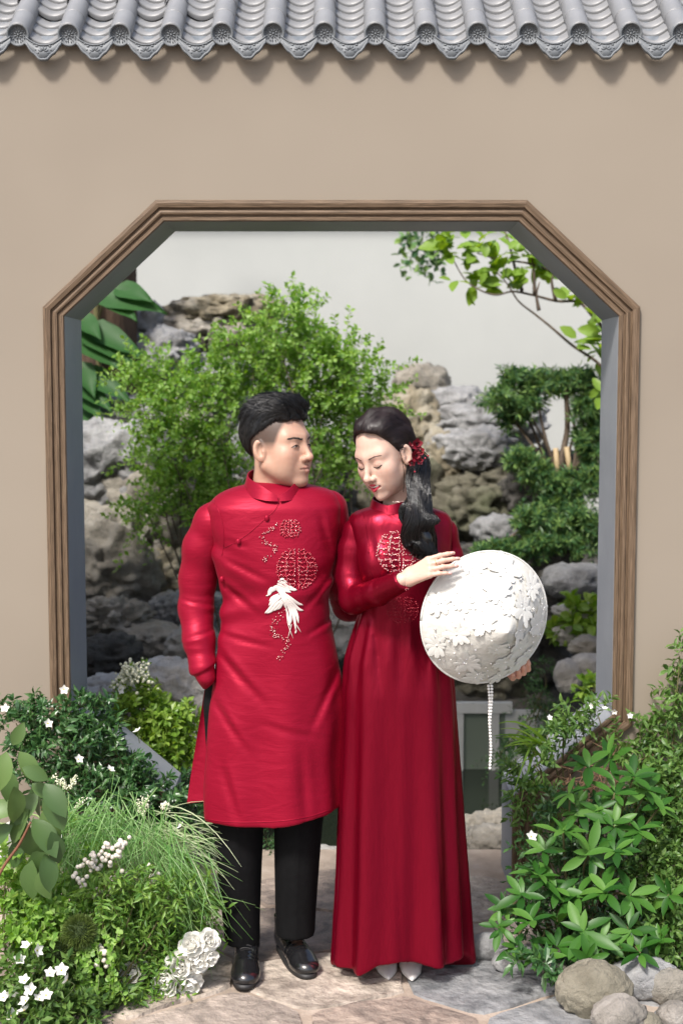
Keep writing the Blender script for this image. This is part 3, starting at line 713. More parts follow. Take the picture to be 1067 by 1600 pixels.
# ------------------------------------------------------------------ planting in front of the wall
def leaf_blade(ns=6, curl=.25, fold=.10, shape=(0.02, .55, .95, 1.0, .78, .42, 0.0)):
    V = []; m = len(shape)
    for a in range(m):
        t = a / (m - 1); w = shape[a] / 2
        for s in (-1, 0, 1): V.append((t, s * w, fold * abs(s) * math.sin(t * math.pi) - curl * t * t))
    F = []
    for a in range(m - 1):
        for b in range(2): q = a * 3 + b; F.append((q, q + 3, q + 4, q + 1))
    return np.array(V), np.array(F)
def inst(name, me, parent, o, d, n, sx, sy=None):
    d = unit(np.asarray(d, float)); s = unit(np.cross(n, d)); n = np.cross(d, s); sy = sy if sy is not None else sx
    M = Matrix(((d[0] * sx, s[0] * sy, n[0] * sx, 0), (d[1] * sx, s[1] * sy, n[1] * sx, 0), (d[2] * sx, s[2] * sy, n[2] * sx, 0), (0, 0, 0, 1)))
    M.translation = Vector([float(v) for v in (np.asarray(o) - origin(parent))])
    ob = bpy.data.objects.new(name, me); link(ob, parent); ob.matrix_local = M; return ob
def mesh_of(name, VF, mat):
    me = mesh_data(name, *VF); me.materials.append(mat); return me
petal_white = mat_leaf("white_petal", [(.80, .79, .74), (.84, .83, .78)], rough=.6, trans=.22, spec=.15)
[n for n in petal_white.node_tree.nodes if n.type == "HUE_SAT"][0].inputs["Value"].default_value = 1.1
petal_cream = mat_flat("cream_floret", (.62, .62, .46), .7, .2)
berry_m = mat_flat("white_berry", (.60, .55, .48), .5, .3, sss=.1)
stalk_m = mat_flat("pale_green_stalk", (.20, .27, .10), .5, .3)
yellow_m = mat_flat("yellow_centre", (.45, .36, .06), .7, .2)
def rand_leafmat(name, cols, **k): 
    """as mat_leaf but the colour is picked per object"""
    m = mat_leaf(name, cols, **k); N, L = m.node_tree.nodes, m.node_tree.links
    oi = N.new("ShaderNodeObjectInfo"); r = [n for n in N if n.type == 'VALTORGB'][0]
    L.new(oi.outputs['Random'], r.inputs[0]); return m
# simple five-petalled blossom, petals as parts
pet = mesh_of("petal", (lambda V, F: (V, F))(*leaf_blade(curl=-.18, fold=.10, shape=(.12, .42, .66, .74, .62, .35, .1))), petal_white)
cen = mesh_of("flower_centre", uvsphere((0, 0, .02), (.16, .16, .12), 8, 5), yellow_m)
def blossom(parent, o, n, r, k=5, name="flower"):
    n = unit(np.asarray(n, float)); a = unit(np.cross(n, [.3, .2, .9])); b = np.cross(n, a)
    f = bpy.data.objects.new(name, cen); link(f, parent); 
    M = Matrix((tuple([a[0] * r, b[0] * r, n[0] * r, 0]), tuple([a[1] * r, b[1] * r, n[1] * r, 0]), tuple([a[2] * r, b[2] * r, n[2] * r, 0]), (0, 0, 0, 1)))
    M.translation = Vector([float(v) for v in np.asarray(o) - origin(parent)]); f.matrix_local = M
    for i in range(k):
        t = i * 2 * math.pi / k; p = bpy.data.objects.new("petal", pet); link(p, f)
        p.rotation_euler = (0, -.25, t); p.location = (math.cos(t) * .08, math.sin(t) * .08, 0)
    return f
camdir = lambda p: unit(CAM - np.asarray(p, float))
r5 = np.random.default_rng(55)
def facing(p, spread=.5): return unit(camdir(p) * .7 + np.array([0, 0, .5]) + r5.normal(0, spread, 3))

# 1 jasmine along the left foot of the wall
js = shrub("jasmine_shrub", "dark fine-leaved jasmine with starry white flowers against the left wall foot", "shrub", G(150, 1420),
    [cl(25, 1130, -.2, 28, 22), cl(70, 1120, -.2, 30, 26), cl(115, 1110, -.15, 30, 26), cl(150, 1120, -.12, 30, 26), cl(30, 1180, -.25, 30, 26), cl(85, 1170, -.25, 34, 28), cl(135, 1165, -.2, 34, 28), cl(175, 1160, -.15, 26, 24), cl(190, 1190, -.18, 26, 22),
     cl(110, 1215, -.25, 36, 24), cl(160, 1220, -.22, 36, 26), cl(210, 1225, -.2, 30, 24), cl(245, 1240, -.2, 26, 22), cl(230, 1270, -.25, 36, 26), cl(265, 1270, -.2, 20, 20), cl(180, 1265, -.3, 36, 26), cl(250, 1300, -.22, 28, 22), cl(130, 1265, -.3, 34), cl(60, 1225, -.3, 34)],
    58, .075, 11, .036, .36, lf_dark, seed=31, up=.5, droop=.3, tpl='lance', stemr=.0062, parts=("stem", "foliage"))
for (x, y) in ((100, 1078), (75, 1131), (123, 1187), (172, 1203), (258, 1260), (283, 1292), (215, 1143), (8, 1108)):
    p = U(x, y, -.33); blossom(js, p, facing(p), .016)
    V, F = tube([p, p + [0, .04, -.05]], .0012, 4); mk("flower_stalk", V, F, stalk_m, js)
# 2 broad-leaved plant on a red-brown stem at the far left
bl_m = rand_leafmat("broad_dark_leaf", [(.04, .08, .025), (.065, .12, .035), (.11, .18, .05)], rough=.45, trans=.2)
blm = mesh_of("leaf", leaf_blade(curl=.22, fold=.09, shape=(.03, .34, .50, .54, .48, .30, 0)), bl_m)
bp_ = empty("broad_leaf_plant", G(-40, 1560)); tag(bp_, "broad-leaved plant with ribbed dull green leaves on a reddish bent stem", "plant")
st = curve([G(-40, 1560), U(-30, 1440, -1.0), U(0, 1365, -1.0), U(30, 1320, -1.0), U(48, 1285, -1.0)], 6); V, F = tube(st, np.linspace(.006, .0035, len(st)), 7); mk("stem", V, F, mat_flat("red_stem", (.16, .065, .035), .5), bp_)
for (x, y, dx, dy, L) in ((20, 1165, .3, -.6, 40), (10, 1175, -.2, 1, 60), (30, 1175, .6, .9, 55), (5, 1200, .3, 1, 60), (22, 1230, .1, 1, 62), (35, 1200, .7, .3, 45), (50, 1225, .8, .55, 42), (62, 1222, -.2, 1, 62), (70, 1225, .6, .9, 62), (75, 1232, .35, 1, 70), (60, 1240, -.7, .8, 62), (45, 1265, -.6, .9, 66), (20, 1255, -.7, .5, 50), (40, 1290, .4, 1, 70), (52, 1280, .55, .8, 70), (30, 1262, -.9, .1, 60), (65, 1270, .5, 1, 60), (60, 1320, .1, 1, 62), (70, 1335, .2, 1, 60), (50, 1345, -.1, 1, 66), (38, 1310, -.5, 1, 55), (20, 1290, -.8, .6, 55), (62, 1362, .25, 1, 50), (80, 1300, .3, 1, 55)):
    Y = -1.0 + r5.uniform(-.05, .05); o = U(x, y, Y); d = unit(U(x + dx * 50, y + dy * 50, Y + r5.uniform(-.05, .02)) - o)
    inst("leaf", blm, bp_, o, d, unit(np.array([r5.normal(0, .3), -.75, .55])), L * PXM(x, y, Y))
# 3 lime flowering plant inside the doorway
lp = shrub("lime_hydrangea", "yellow-green leafy plant with a cream flower head behind the left door lining", "plant", U(225, 1240, .45) * [1, 1, 0],
    [cl(215, 1080, .45, 24), cl(225, 1110, .45, 34), cl(200, 1120, .42, 24), cl(255, 1130, .45, 30), cl(235, 1150, .4, 32), cl(270, 1160, .45, 26), cl(290, 1130, .5, 22), cl(255, 1185, .4, 32), cl(285, 1190, .45, 24), cl(230, 1190, .38, 22)],
    60, .07, 11, .034, .55, lf_fresh, seed=33, stemr=.0045, up=.5)
fl = []
for _ in range(260):
    x, y = r5.normal(208, 16), r5.normal(1052, 9); fl.append(uvsphere(U(x, y + (x - 208) ** 2 * .02, .42 + r5.normal(0, .03)), r5.uniform(.004, .008), 5, 4))
V, F = merge(fl); tag(mk("flower_head", V, F, petal_cream, lp), kind="stuff")
p = U(187, 1078, .38); blossom(lp, p, facing(p), .02)
# 4 feathery fern grass
def blades(n, src, tgt, w, droop, seed, spread=(.1, .06, .05), seg=7, sw=.04):
    r = np.random.default_rng(seed); Vs, Fs, k = [], [], 0
    src = [np.asarray(s) for s in src]; tgt = [np.asarray(s) for s in tgt]
    for _ in range(n):
        a = src[r.integers(len(src))] + r.normal(0, sw, 3); b = tgt[r.integers(len(tgt))] + r.normal(0, 1, 3) * spread
        L = np.linalg.norm(b - a); c = (a + b) / 2 + np.array([0, -.02, droop * L * r.uniform(.5, 1.4)]); t = np.linspace(0, 1, seg)[:, None]
        p = a * (1 - t) ** 2 + 2 * c * t * (1 - t) + b * t * t
        tg = unit(np.gradient(p, axis=0)); s = unit(np.cross(tg, unit(r.normal(0, .5, 3) + [0, -1, .3]))) * (w * (1 - .85 * t ** 2) * r.uniform(.6, 1.3))
        Vs += [p + s, p - s]; i = np.arange(seg - 1); Fs.append(np.stack([i, i + 1, i + seg + 1, i + seg], 1) + k); k += 2 * seg
    return np.concatenate(Vs), np.concatenate(Fs)
lf_grass = mat_leaf("feathery_green", [(.07, .19, .045), (.12, .26, .06), (.18, .32, .10), (.24, .36, .16)], trans=.3, rough=.5)
g0 = G(190, 1500); fg = empty("fern_grass", g0); tag(fg, "feathery bright green grass spilling over the middle of the left bed", "grass plant")
src = [U(120, 1290, -.6), U(165, 1285, -.6), U(215, 1290, -.6), U(250, 1305, -.6), U(280, 1335, -.6)]
bun_ = [(140, 1290, [(95, 1330), (90, 1390), (115, 1420), (130, 1370), (100, 1300)]), (175, 1280, [(130, 1300), (150, 1350), (180, 1340), (215, 1320), (200, 1360)]), (120, 1330, [(85, 1400), (110, 1440), (130, 1430), (140, 1400)]),
        (225, 1300, [(180, 1380), (205, 1420), (240, 1410), (230, 1360), (260, 1390)]), (265, 1320, [(300, 1350), (325, 1385), (330, 1420), (300, 1410), (280, 1430)]), (205, 1400, [(170, 1450), (195, 1470), (225, 1465), (240, 1440)]), (285, 1390, [(310, 1450), (335, 1430), (290, 1470), (270, 1450)]), (90, 1300, [(60, 1330), (75, 1370), (100, 1350)])]
VF = [blades(130, [U(a, b, -.68)], [U(x, y, -.74) for x, y in tg], .0013, .09, 41 + k, spread=(.06, .06, .06), sw=.045) for k, (a, b, tg) in enumerate(bun_)]
V, F = merge(VF); mk("fronds", V, F, lf_grass, fg, smooth=False)
V, F = blades(46, [U(270, 1320, -.6), U(240, 1300, -.6)], [U(x, y, -.7) for x, y in ((365, 1340), (360, 1360), (350, 1390), (340, 1310), (330, 1330), (368, 1380), (345, 1420))], .0017, .2, 42, spread=(.04, .05, .04)); mk("pale_blades", V, F, mat_leaf("pale_blade", [(.30, .38, .20), (.42, .48, .30)], trans=.3), fg, smooth=False)
V, F = merge([tube(curve([g0 + r5.normal(0, .02, 3) * [1, 1, 0], (g0 + s) / 2, s], 5), .003, 4) for s in src]); mk("stem", V, F, stalk_m, fg)
lf_fern = mat_leaf("ferny_green", [(.06, .15, .022), (.11, .22, .035), (.19, .31, .06), (.085, .19, .03)], trans=.35)
# 5 green mass of fine ferny leaves
shrub("asparagus_fern", "dense mid-green ferny plant filling the left bed under the white blooms", "plant", G(170, 1570),
    [cl(x, y, Y, r) for x, y, Y, r in ((110, 1400, -.75, 40), (60, 1420, -.85, 36), (180, 1430, -.75, 44), (230, 1440, -.75, 40), (280, 1440, -.7, 36), (310, 1430, -.7, 22), (140, 1440, -.8, 40), (190, 1480, -.8, 44), (240, 1490, -.8, 40), (170, 1520, -.85, 38), (280, 1480, -.75, 30), (230, 1540, -.85, 26), (250, 1560, -.85, 20), (130, 1550, -.9, 36), (180, 1560, -.9, 26), (215, 1395, -.84, 26), (265, 1405, -.8, 24), (160, 1400, -.88, 24), (310, 1385, -.72, 18))],
    80, .085, 14, .030, .3, lf_fern, seed=43, up=.2, droop=.5, tpl='lance', stemr=.0045)
shrub("lime_foliage", "yellow-green lobed foliage at the left end of the flower bed", "plant", G(20, 1590),
    [cl(x, y, Y, r) for x, y, Y, r in ((10, 1380, -.9, 34), (30, 1420, -.9, 34), (70, 1440, -.9, 32), (20, 1470, -.95, 36), (60, 1470, -.95, 30), (95, 1275, -.6, 18), (10, 1340, -.9, 26), (90, 1420, -.85, 26), (300, 1400, -.62, 26), (330, 1410, -.6, 14), (150, 1340, -.7, 22), (100, 1450, -.9, 22))],
    50, .07, 10, .030, .6, lf_lime, seed=44, up=.4, stemr=.0045)
shrub("dark_underplanting", "dark green low foliage at the bottom of the left bed", "plant", G(60, 1600),
    [cl(x, y, Y, r) for x, y, Y, r in ((20, 1520, -1.0, 36), (60, 1550, -1.05, 40), (110, 1580, -1.05, 36), (30, 1590, -1.1, 40), (150, 1590, -1.0, 32), (100, 1520, -.95, 30), (190, 1580, -.95, 22), (80, 1610, -1.1, 40))],
    70, .075, 12, .03, .45, lf_mid, seed=45, up=.3, stemr=.0045)
# trailing coin leaves
tc_ = empty("coin_vine", G(140, 1560)); tag(tc_, "yellow-green trailing strings of tiny coin leaves in front of the ferny plant", "vine")
for k in range(9):
    x = 122 + k * 7 + r5.normal(0, 3); Y = -.98; pts = curve([U(x, 1455, Y + .04), U(x + r5.normal(0, 8), 1510, Y), U(x + r5.normal(0, 10), 1540 + r5.uniform(0, 55), Y)], 8)
    V, F = tube(pts, .0012, 4); mk("string", V, F, stalk_m, tc_)
    n = 44; tt = np.linspace(0, len(pts) - 1.01, n); i0 = tt.astype(int); P = pts[i0] + (pts[i0 + 1] - pts[i0]) * (tt - i0)[:, None]
    V, F = leaf_mesh(P, r5.normal(0, 1, (n, 3)), unit(np.array([0, -.8, .5]) + r5.normal(0, .4, (n, 3))), r5.uniform(.011, .018, n), r5.uniform(.010, .016, n), 'oval'); mk("leaves", V, F, lf_lime, tc_)
# 6 berry sprigs
bm_ = mesh_of("berry", uvsphere((0, 0, 0), 1, 10, 7), berry_m)
def berries(name, label, pts, Y, base, r=.0076):
    root = empty(name, base); tag(root, label, "berry sprig", "sprigs of white berries in the left bed")
    hub = np.mean([U(x, y, Y) for x, y in pts], 0) + [0, .05, -.06]
    V, F = tube(curve([base, (np.asarray(base) + hub) / 2 + [0, .02, .02], hub], 5), .002, 5); mk("stem", V, F, stalk_m, root)
    tb = []
    for x, y in pts:
        p = U(x, y, Y + r5.normal(0, .012)); b = inst("berry", bm_, root, p, [1, 0, 0], np.array([0, 0, 1.0]), r * r5.uniform(.8, 1.15)); tb.append(tube(curve([hub, (hub + p) / 2 + [0, 0, .015], p], 3), .0009, 3))
    V, F = merge(tb); mk("stalks", V, F, stalk_m, root)
def cloud(cx, cy, sx, sy, n, ang=0): 
    q = r5.normal(0, 1, (n, 2)) * [sx, sy]; c, s = math.cos(ang), math.sin(ang); return [(cx + a * c - b * s, cy + a * s + b * c) for a, b in q]
berries("berry_sprig", "long cluster of round white berries above the ferny plant", cloud(150, 1347, 24, 9, 44, -.55) + cloud(185, 1330, 8, 10, 12), -.82, G(160, 1500))
berries("berry_sprig", "small bunch of white berries hanging on a curled stalk", [(140, 1398), (147, 1393), (153, 1399), (158, 1393), (146, 1402), (152, 1391), (125, 1380), (132, 1384), (122, 1374), (128, 1388)], -.84, G(150, 1510))
berries("berry_sprig", "white berry bunch beside the pale grass blades", cloud(238, 1372, 5, 9, 10) + cloud(195, 1378, 6, 9, 10) + cloud(180, 1372, 6, 10, 8), -.8, G(230, 1500))
berries("berry_sprig", "sparse white berries beside the spiky green balls", cloud(160, 1490, 5, 12, 9) + cloud(112, 1498, 3, 6, 3), -.95, G(165, 1540), .009)
# 7 cream plumes
def plume(label, x, y, w, h, Y, n=150):
    b = G(x, 1480); root = empty("cream_plume", b); tag(root, label, "flower", "cream plumes in the left bed")
    c = U(x, y, Y); s = PXM(x, y, Y); fl, tb = [], []
    V, F = tube(curve([b, (b + c) / 2 + [0, .03, 0], c + [0, .02, -h * s * .7]], 5), .002, 5); mk("stem", V, F, stalk_m, root)
    for k in range(7):
        d = np.array([r5.uniform(-1, 1) * w * s / 2, r5.normal(0, .01), r5.uniform(.1, 1) * h * s / 2]); tb.append(tube([c + [0, 0, -h * s * .5], c + d], .0008, 3))
        for q in range(n // 7):
            t = r5.uniform(.35, 1.05); fl.append(uvsphere(c + [0, 0, -h * s * .5 * (1 - t)] + d * t + r5.normal(0, .004, 3), r5.uniform(.0018, .0034), 5, 4))
    V, F = merge(tb); mk("stalks", V, F, stalk_m, root); V, F = merge(fl); mk("florets", V, F, petal_cream, root)
plume("cream lacy plume beside the broad ribbed leaves", 105, 1225, 44, 26, -.5)
plume("lower cream plume just under the other by the broad leaves", 108, 1262, 48, 30, -.55)
plume("upright cream plume over the feathery grass", 224, 1262, 34, 40, -.45)
plume("cream plume rising from the pale grass blades", 234, 1330, 26, 44, -.55)
plume("short cream plume at the jasmine's right end", 258, 1262, 16, 14, -.35, 60)
# 8 spiky green balls
for k, (x, y, r, l) in enumerate(((92, 1492, 33, "larger spiky dark green ball among the ferns"), (124, 1457, 29, "smaller spiky green ball leaning on the larger one"))):
    Y = -.95; c = U(x, y, Y); R = r * PXM(x, y, Y); root = empty("spiky_ball", G(x, 1560)); tag(root, l, "flower", "spiky green ball flowers")
    V, F = tube([G(x, 1560), c], .003, 5); mk("stem", V, F, stalk_m, root)
    V, F = uvsphere(c, R * .72, 20, 14); mk("core", V, F, mat_flat("ball_core_%d" % k, (.03, .05, .012), .9), root)
    n = 2200; D = unit(r5.normal(0, 1, (n, 3))); V, F = leaf_mesh(c + D * R * .68, D, unit(r5.normal(0, 1, (n, 3))), R * .34 * r5.uniform(.7, 1.15, n), .0022, 'diamond'); mk("spikes", V, F, mat_leaf("ball_spikes_%d" % k, [(.06, .10, .02), (.11, .15, .035)], trans=.1), root, smooth=False)
# 9 full white blooms
def bloom_petal(cup): 
    V = []; m, w = 7, 5
    for a in range(m):
        t = a / (m - 1); W = .5 * math.sin(min(1, t * 1.15 + .12) * math.pi * .62) * (1 if t < .8 else 1 - (t - .8) * 1.6)
        for b in range(w):
            s = b / (w - 1) * 2 - 1; V.append((t * (1 - .12 * s * s), s * W, cup * (s * s * .32 * (1 - .3 * t)) + cup * .55 * t * t + .05 * math.sin(s * 5 + t * 6) * t))
    F = [(a * w + b, (a + 1) * w + b, (a + 1) * w + b + 1, a * w + b + 1) for a in range(m - 1) for b in range(w - 1)]
    return np.array(V), np.array(F)
pmesh = [mesh_of("petal", bloom_petal(c), petal_white) for c in (.5, .9, 1.3)]
def full_bloom(label, x, y, r, Y, nrm, seed):
    q = np.random.default_rng(seed); c = U(x, y, Y); R = r * PXM(x, y, Y); root = empty("white_bloom", c); tag(root, label, "flower", "full white blooms at the bed edge")
    n = unit(np.asarray(nrm, float)); a = unit(np.cross(n, [.2, .9, .3])); b = np.cross(n, a)
    V, F = tube(curve([c - n * R * .4, c - n * R * 1.6 + [-.03, .05, .03], c + [-.09, .15, .02]], 6), .0028, 6); mk("stem", V, F, stalk_m, root)
    for ring, (k, el, sc, pm_) in enumerate(((7, -.1, 1.0, 0), (7, .35, .92, 1), (6, .75, .78, 1), (5, 1.1, .6, 2), (4, 1.35, .42, 2))):
        for i in range(k):
            t = (i + .5 * (ring % 2) + q.uniform(-.2, .2)) * 2 * math.pi / k; d = (a * math.cos(t) + b * math.sin(t)); e = el + q.uniform(-.15, .15)
            dd = d * math.cos(e) + n * math.sin(e); up_ = n * math.cos(e) - d * math.sin(e)
            inst("petal", pmesh[pm_], root, c + d * R * .05 - n * R * .25, dd, up_, R * sc * q.uniform(.9, 1.1))
for k, (x, y, r, nx, nz, l) in enumerate((
        (207, 1520, 24, -.2, .3, "single full white bloom apart from the cluster"), (262, 1532, 26, -.3, -.1, "wide white bloom at the left of the cluster"), (282, 1512, 24, .1, .3, "white bloom in the middle of the cluster"), (296, 1535, 22, .2, -.5, "drooping white bloom at the bottom of the cluster"),
        (300, 1478, 20, -.2, .6, "cupped white bloom at the top of the cluster"), (326, 1470, 18, .5, .5, "small white bud bloom tipping the cluster"), (308, 1503, 20, .5, 0, "white bloom at the cluster's outer side facing the black shoes"), (328, 1498, 15, .8, 0, "little white bloom closest to the black shoe"), (272, 1552, 16, -.1, -.7, "half-hidden white bloom under the wide one"), (12, 1318, 30, -.2, .3, "big white bloom behind the reddish stem"), (72, 1305, 22, .2, .2, "white bloom behind the broad ribbed leaves"))):
    full_bloom(l, x, y, r, -.85 if x > 100 else -.75, (nx, -1, nz), k)
# 10 little white flowers
ph = empty("white_phlox", G(60, 1600)); tag(ph, "little five-petalled white flowers dotted low in the left bed", "flower plant")
for (x, y) in ((42, 1478), (58, 1486), (78, 1522), (96, 1517), (105, 1532), (38, 1533), (18, 1550), (40, 1565), (38, 1580), (62, 1562), (72, 1556), (18, 1588), (30, 1500), (5, 1560), (48, 1548)):
    p = U(x, y, -1.13 if y > 1500 else -1.05); blossom(ph, p, facing(p, .35), .017 + r5.uniform(0, .004))
    V, F = tube(curve([p, p + [.01, .03, -.04], G(60, 1600)], 4), .0011, 4); mk("flower_stalk", V, F, stalk_m, ph)

# ---------------- right-hand planting
lf_gloss = rand_leafmat("glossy_leaf", [(.013, .055, .007), (.024, .085, .010), (.042, .12, .016), (.075, .17, .028)], rough=.42, trans=.15, spec=.25)
glm = [mesh_of("leaf", leaf_blade(curl=c, fold=f, shape=(.05, .17, .27, .31, .29, .19, 0)), lf_gloss) for c, f in ((.15, .05), (.35, .04), (.05, .06))]
gb = empty("glossy_bush", G(900, 1500)); tag(gb, "dark glossy bush of pointed leaves in whorls beside the doorway's right foot", "shrub")
ros = [(918, 1200, 46), (955, 1185, 40), (905, 1270, 46), (935, 1265, 44), (990, 1215, 44), (1010, 1235, 46), (960, 1240, 44), (1030, 1260, 40), (920, 1335, 50), (880, 1300, 40), (850, 1330, 40), (960, 1330, 44), (1000, 1300, 42), (945, 1395, 52), (905, 1400, 46), (985, 1400, 46), (840, 1370, 42), (870, 1390, 44), (815, 1400, 40), (790, 1420, 36), (780, 1450, 34), (830, 1440, 44), (910, 1460, 54), (870, 1480, 46), (940, 1470, 46), (985, 1455, 44), (840, 1500, 40), (1000, 1490, 40), (1030, 1470, 36), (800, 1480, 34), (920, 1500, 44), (870, 1440, 46), (960, 1290, 44), (890, 1240, 40), (1045, 1400, 36)]
tb = []
for (x, y, L) in ros:
    Y = -.42 - .42 * (y - 1180) / 320 + r5.uniform(-.05, .05); c = U(x, y, Y); L = L * PXM(x, y, Y) * 1.15; n = unit(camdir(c) * .55 + np.array([0, 0, .65]) + r5.normal(0, .28, 3))
    a = unit(np.cross(n, [.3, .2, .9])); b = np.cross(n, a); k = r5.integers(7, 10); ph0 = r5.uniform(0, 6)
    for i in range(k):
        t = ph0 + i * 2.4; e = .1 + .5 * i / k; d = a * math.cos(t) + b * math.sin(t)
        inst("leaf", glm[r5.integers(3)], gb, c + r5.normal(0, .004, 3), d * math.cos(e) + n * math.sin(e), n * math.cos(e) - d * math.sin(e), L * r5.uniform(.75, 1.1) * (1 - .35 * i / k))
    g = G(900 + (x - 900) * .4, 1480); tb.append(tube(curve([g, (g + c) / 2 + [0, .05, .06], c], 5), np.linspace(.006, .003, 11), 5))
V, F = merge(tb); mk("stems", V, F, twig_m, gb)
shrub("inner_bush", "dense dark small-leaved growth filling behind the glossy whorls", "shrub", G(930, 1460),
    [cl(x, y, Y, r) for x, y, Y, r in ((850, 1330, -.45, 34), (840, 1390, -.5, 36), (880, 1360, -.5, 40), (920, 1300, -.42, 40), (970, 1290, -.4, 44), (950, 1360, -.5, 44), (900, 1430, -.58, 44), (830, 1450, -.6, 34), (960, 1430, -.6, 44), (880, 1490, -.65, 34), (950, 1490, -.65, 34), (1000, 1420, -.55, 34), (870, 1270, -.38, 26))],
    50, .08, 13, .028, .42, lf_dark, seed=61, up=.3, stemr=.0055)
shrub("box_hedge_plant", "glossy small-leaved hedge plant at the right edge of the bed", "shrub", G(1050, 1500),
    [cl(x, y, Y, r) for x, y, Y, r in ((1010, 1290, -.35, 34), (1050, 1270, -.35, 36), (1040, 1320, -.42, 40), (1080, 1310, -.4, 36), (1010, 1340, -.45, 34), (1060, 1370, -.5, 42), (1020, 1400, -.55, 38), (1060, 1430, -.6, 42), (1020, 1460, -.65, 36), (1060, 1490, -.68, 38), (1000, 1500, -.68, 26), (1090, 1420, -.5, 40), (1030, 1235, -.3, 30), (1070, 1225, -.3, 30), (1000, 1250, -.3, 24))],
    84, .08, 14, .028, .45, lf_mid, seed=62, up=.3, tpl='lance', stemr=.0055)
fs = shrub("fine_leaf_shrub", "fine-leaved green shrub arching over the right door lining", "shrub", G(930, 1400),
    [cl(x, y, Y, r, q) for x, y, Y, r, q in ((905, 1110, -.12, 24, 14), (935, 1120, -.12, 24, 14), (880, 1130, -.15, 28, 18), (855, 1150, -.15, 26, 18), (830, 1165, -.18, 24, 18), (900, 1150, -.15, 30, 18), (835, 1195, -.2, 26, 16), (815, 1215, -.2, 20, 14), (810, 1235, -.22, 18, 16), (840, 1250, -.25, 26, 16), (815, 1260, -.25, 18, 14), (970, 1165, -.12, 26, 16), (1000, 1150, -.1, 26, 16), (985, 1190, -.15, 26, 14), (860, 1285, -.28, 24, 14), (1020, 1180, -.15, 24, 14))],
    30, .075, 11, .034, .34, lf_mid, seed=63, up=.5, droop=.25, tpl='lance', stemr=.0065)
for (x, y) in ((830, 1308), (984, 1118), (960, 1112), (858, 1122), (945, 1108), (925, 1103)):
    p = U(x, y, -.32 if y < 1200 else -.5); blossom(fs, p, facing(p), .011 if y < 1200 else .019)
V, F = blades(14, [U(850, 1170, -.15)], [U(x, y, -.3) for x, y in ((785, 1145), (778, 1160), (790, 1170), (800, 1250), (795, 1215))], .004, .2, 64, spread=(.02, .02, .02), sw=.02); mk("long_leaf", V, F, lf_fresh, fs, smooth=False)
shrub("feather_spray_shrub", "light green arching sprays against the wall's right side", "shrub", G(1100, 1420),
    [cl(x, y, Y, r, q) for x, y, Y, r, q in ((1062, 1025, -.12, 12, 12), (1055, 1078, -.12, 18, 12), (1075, 1060, -.12, 20, 14), (1040, 1130, -.12, 22, 14), (1062, 1120, -.12, 24, 16), (1020, 1145, -.1, 18, 10), (1050, 1160, -.15, 26, 14), (1070, 1180, -.15, 26, 18), (1085, 1100, -.12, 24, 24), (1045, 1200, -.2, 26, 16))],
    30, .085, 12, .034, .42, lf_mid, seed=65, up=.3, droop=.3, tpl='lance', stemr=.006)
tw = empty("dry_twigs", G(920, 1330)); tag(tw, "tangle of dry brown twigs between the door frame and glossy bush", "twigs")
tb = []
for _ in range(90):
    x, y = r5.uniform(860, 975), 0; y = 1250 - (x - 860) * .55 + r5.uniform(-10, 45); p = U(x, y, -.12 - r5.uniform(0, .1)); d = r5.normal(0, 1, 3) * [.06, .03, .04]; tb.append(tube(curve([p - d, p + r5.normal(0, .012, 3), p + d], 3), .0013, 3, cap=False))
V, F = merge(tb); mk("twig", V, F, mat_flat("dry_twig", (.22, .125, .07), .8), tw)
shrub("path_seedling", "low lone whorl of leaves creeping onto the path from the bush", "plant", G(850, 1520), [cl(845, 1515, -.88, 12, 6), cl(815, 1500, -.86, 12, 8), cl(860, 1530, -.9, 12, 5)], 40, .05, 7, .05, .3, lf_dark, seed=66, tpl='lance', stemr=.003)
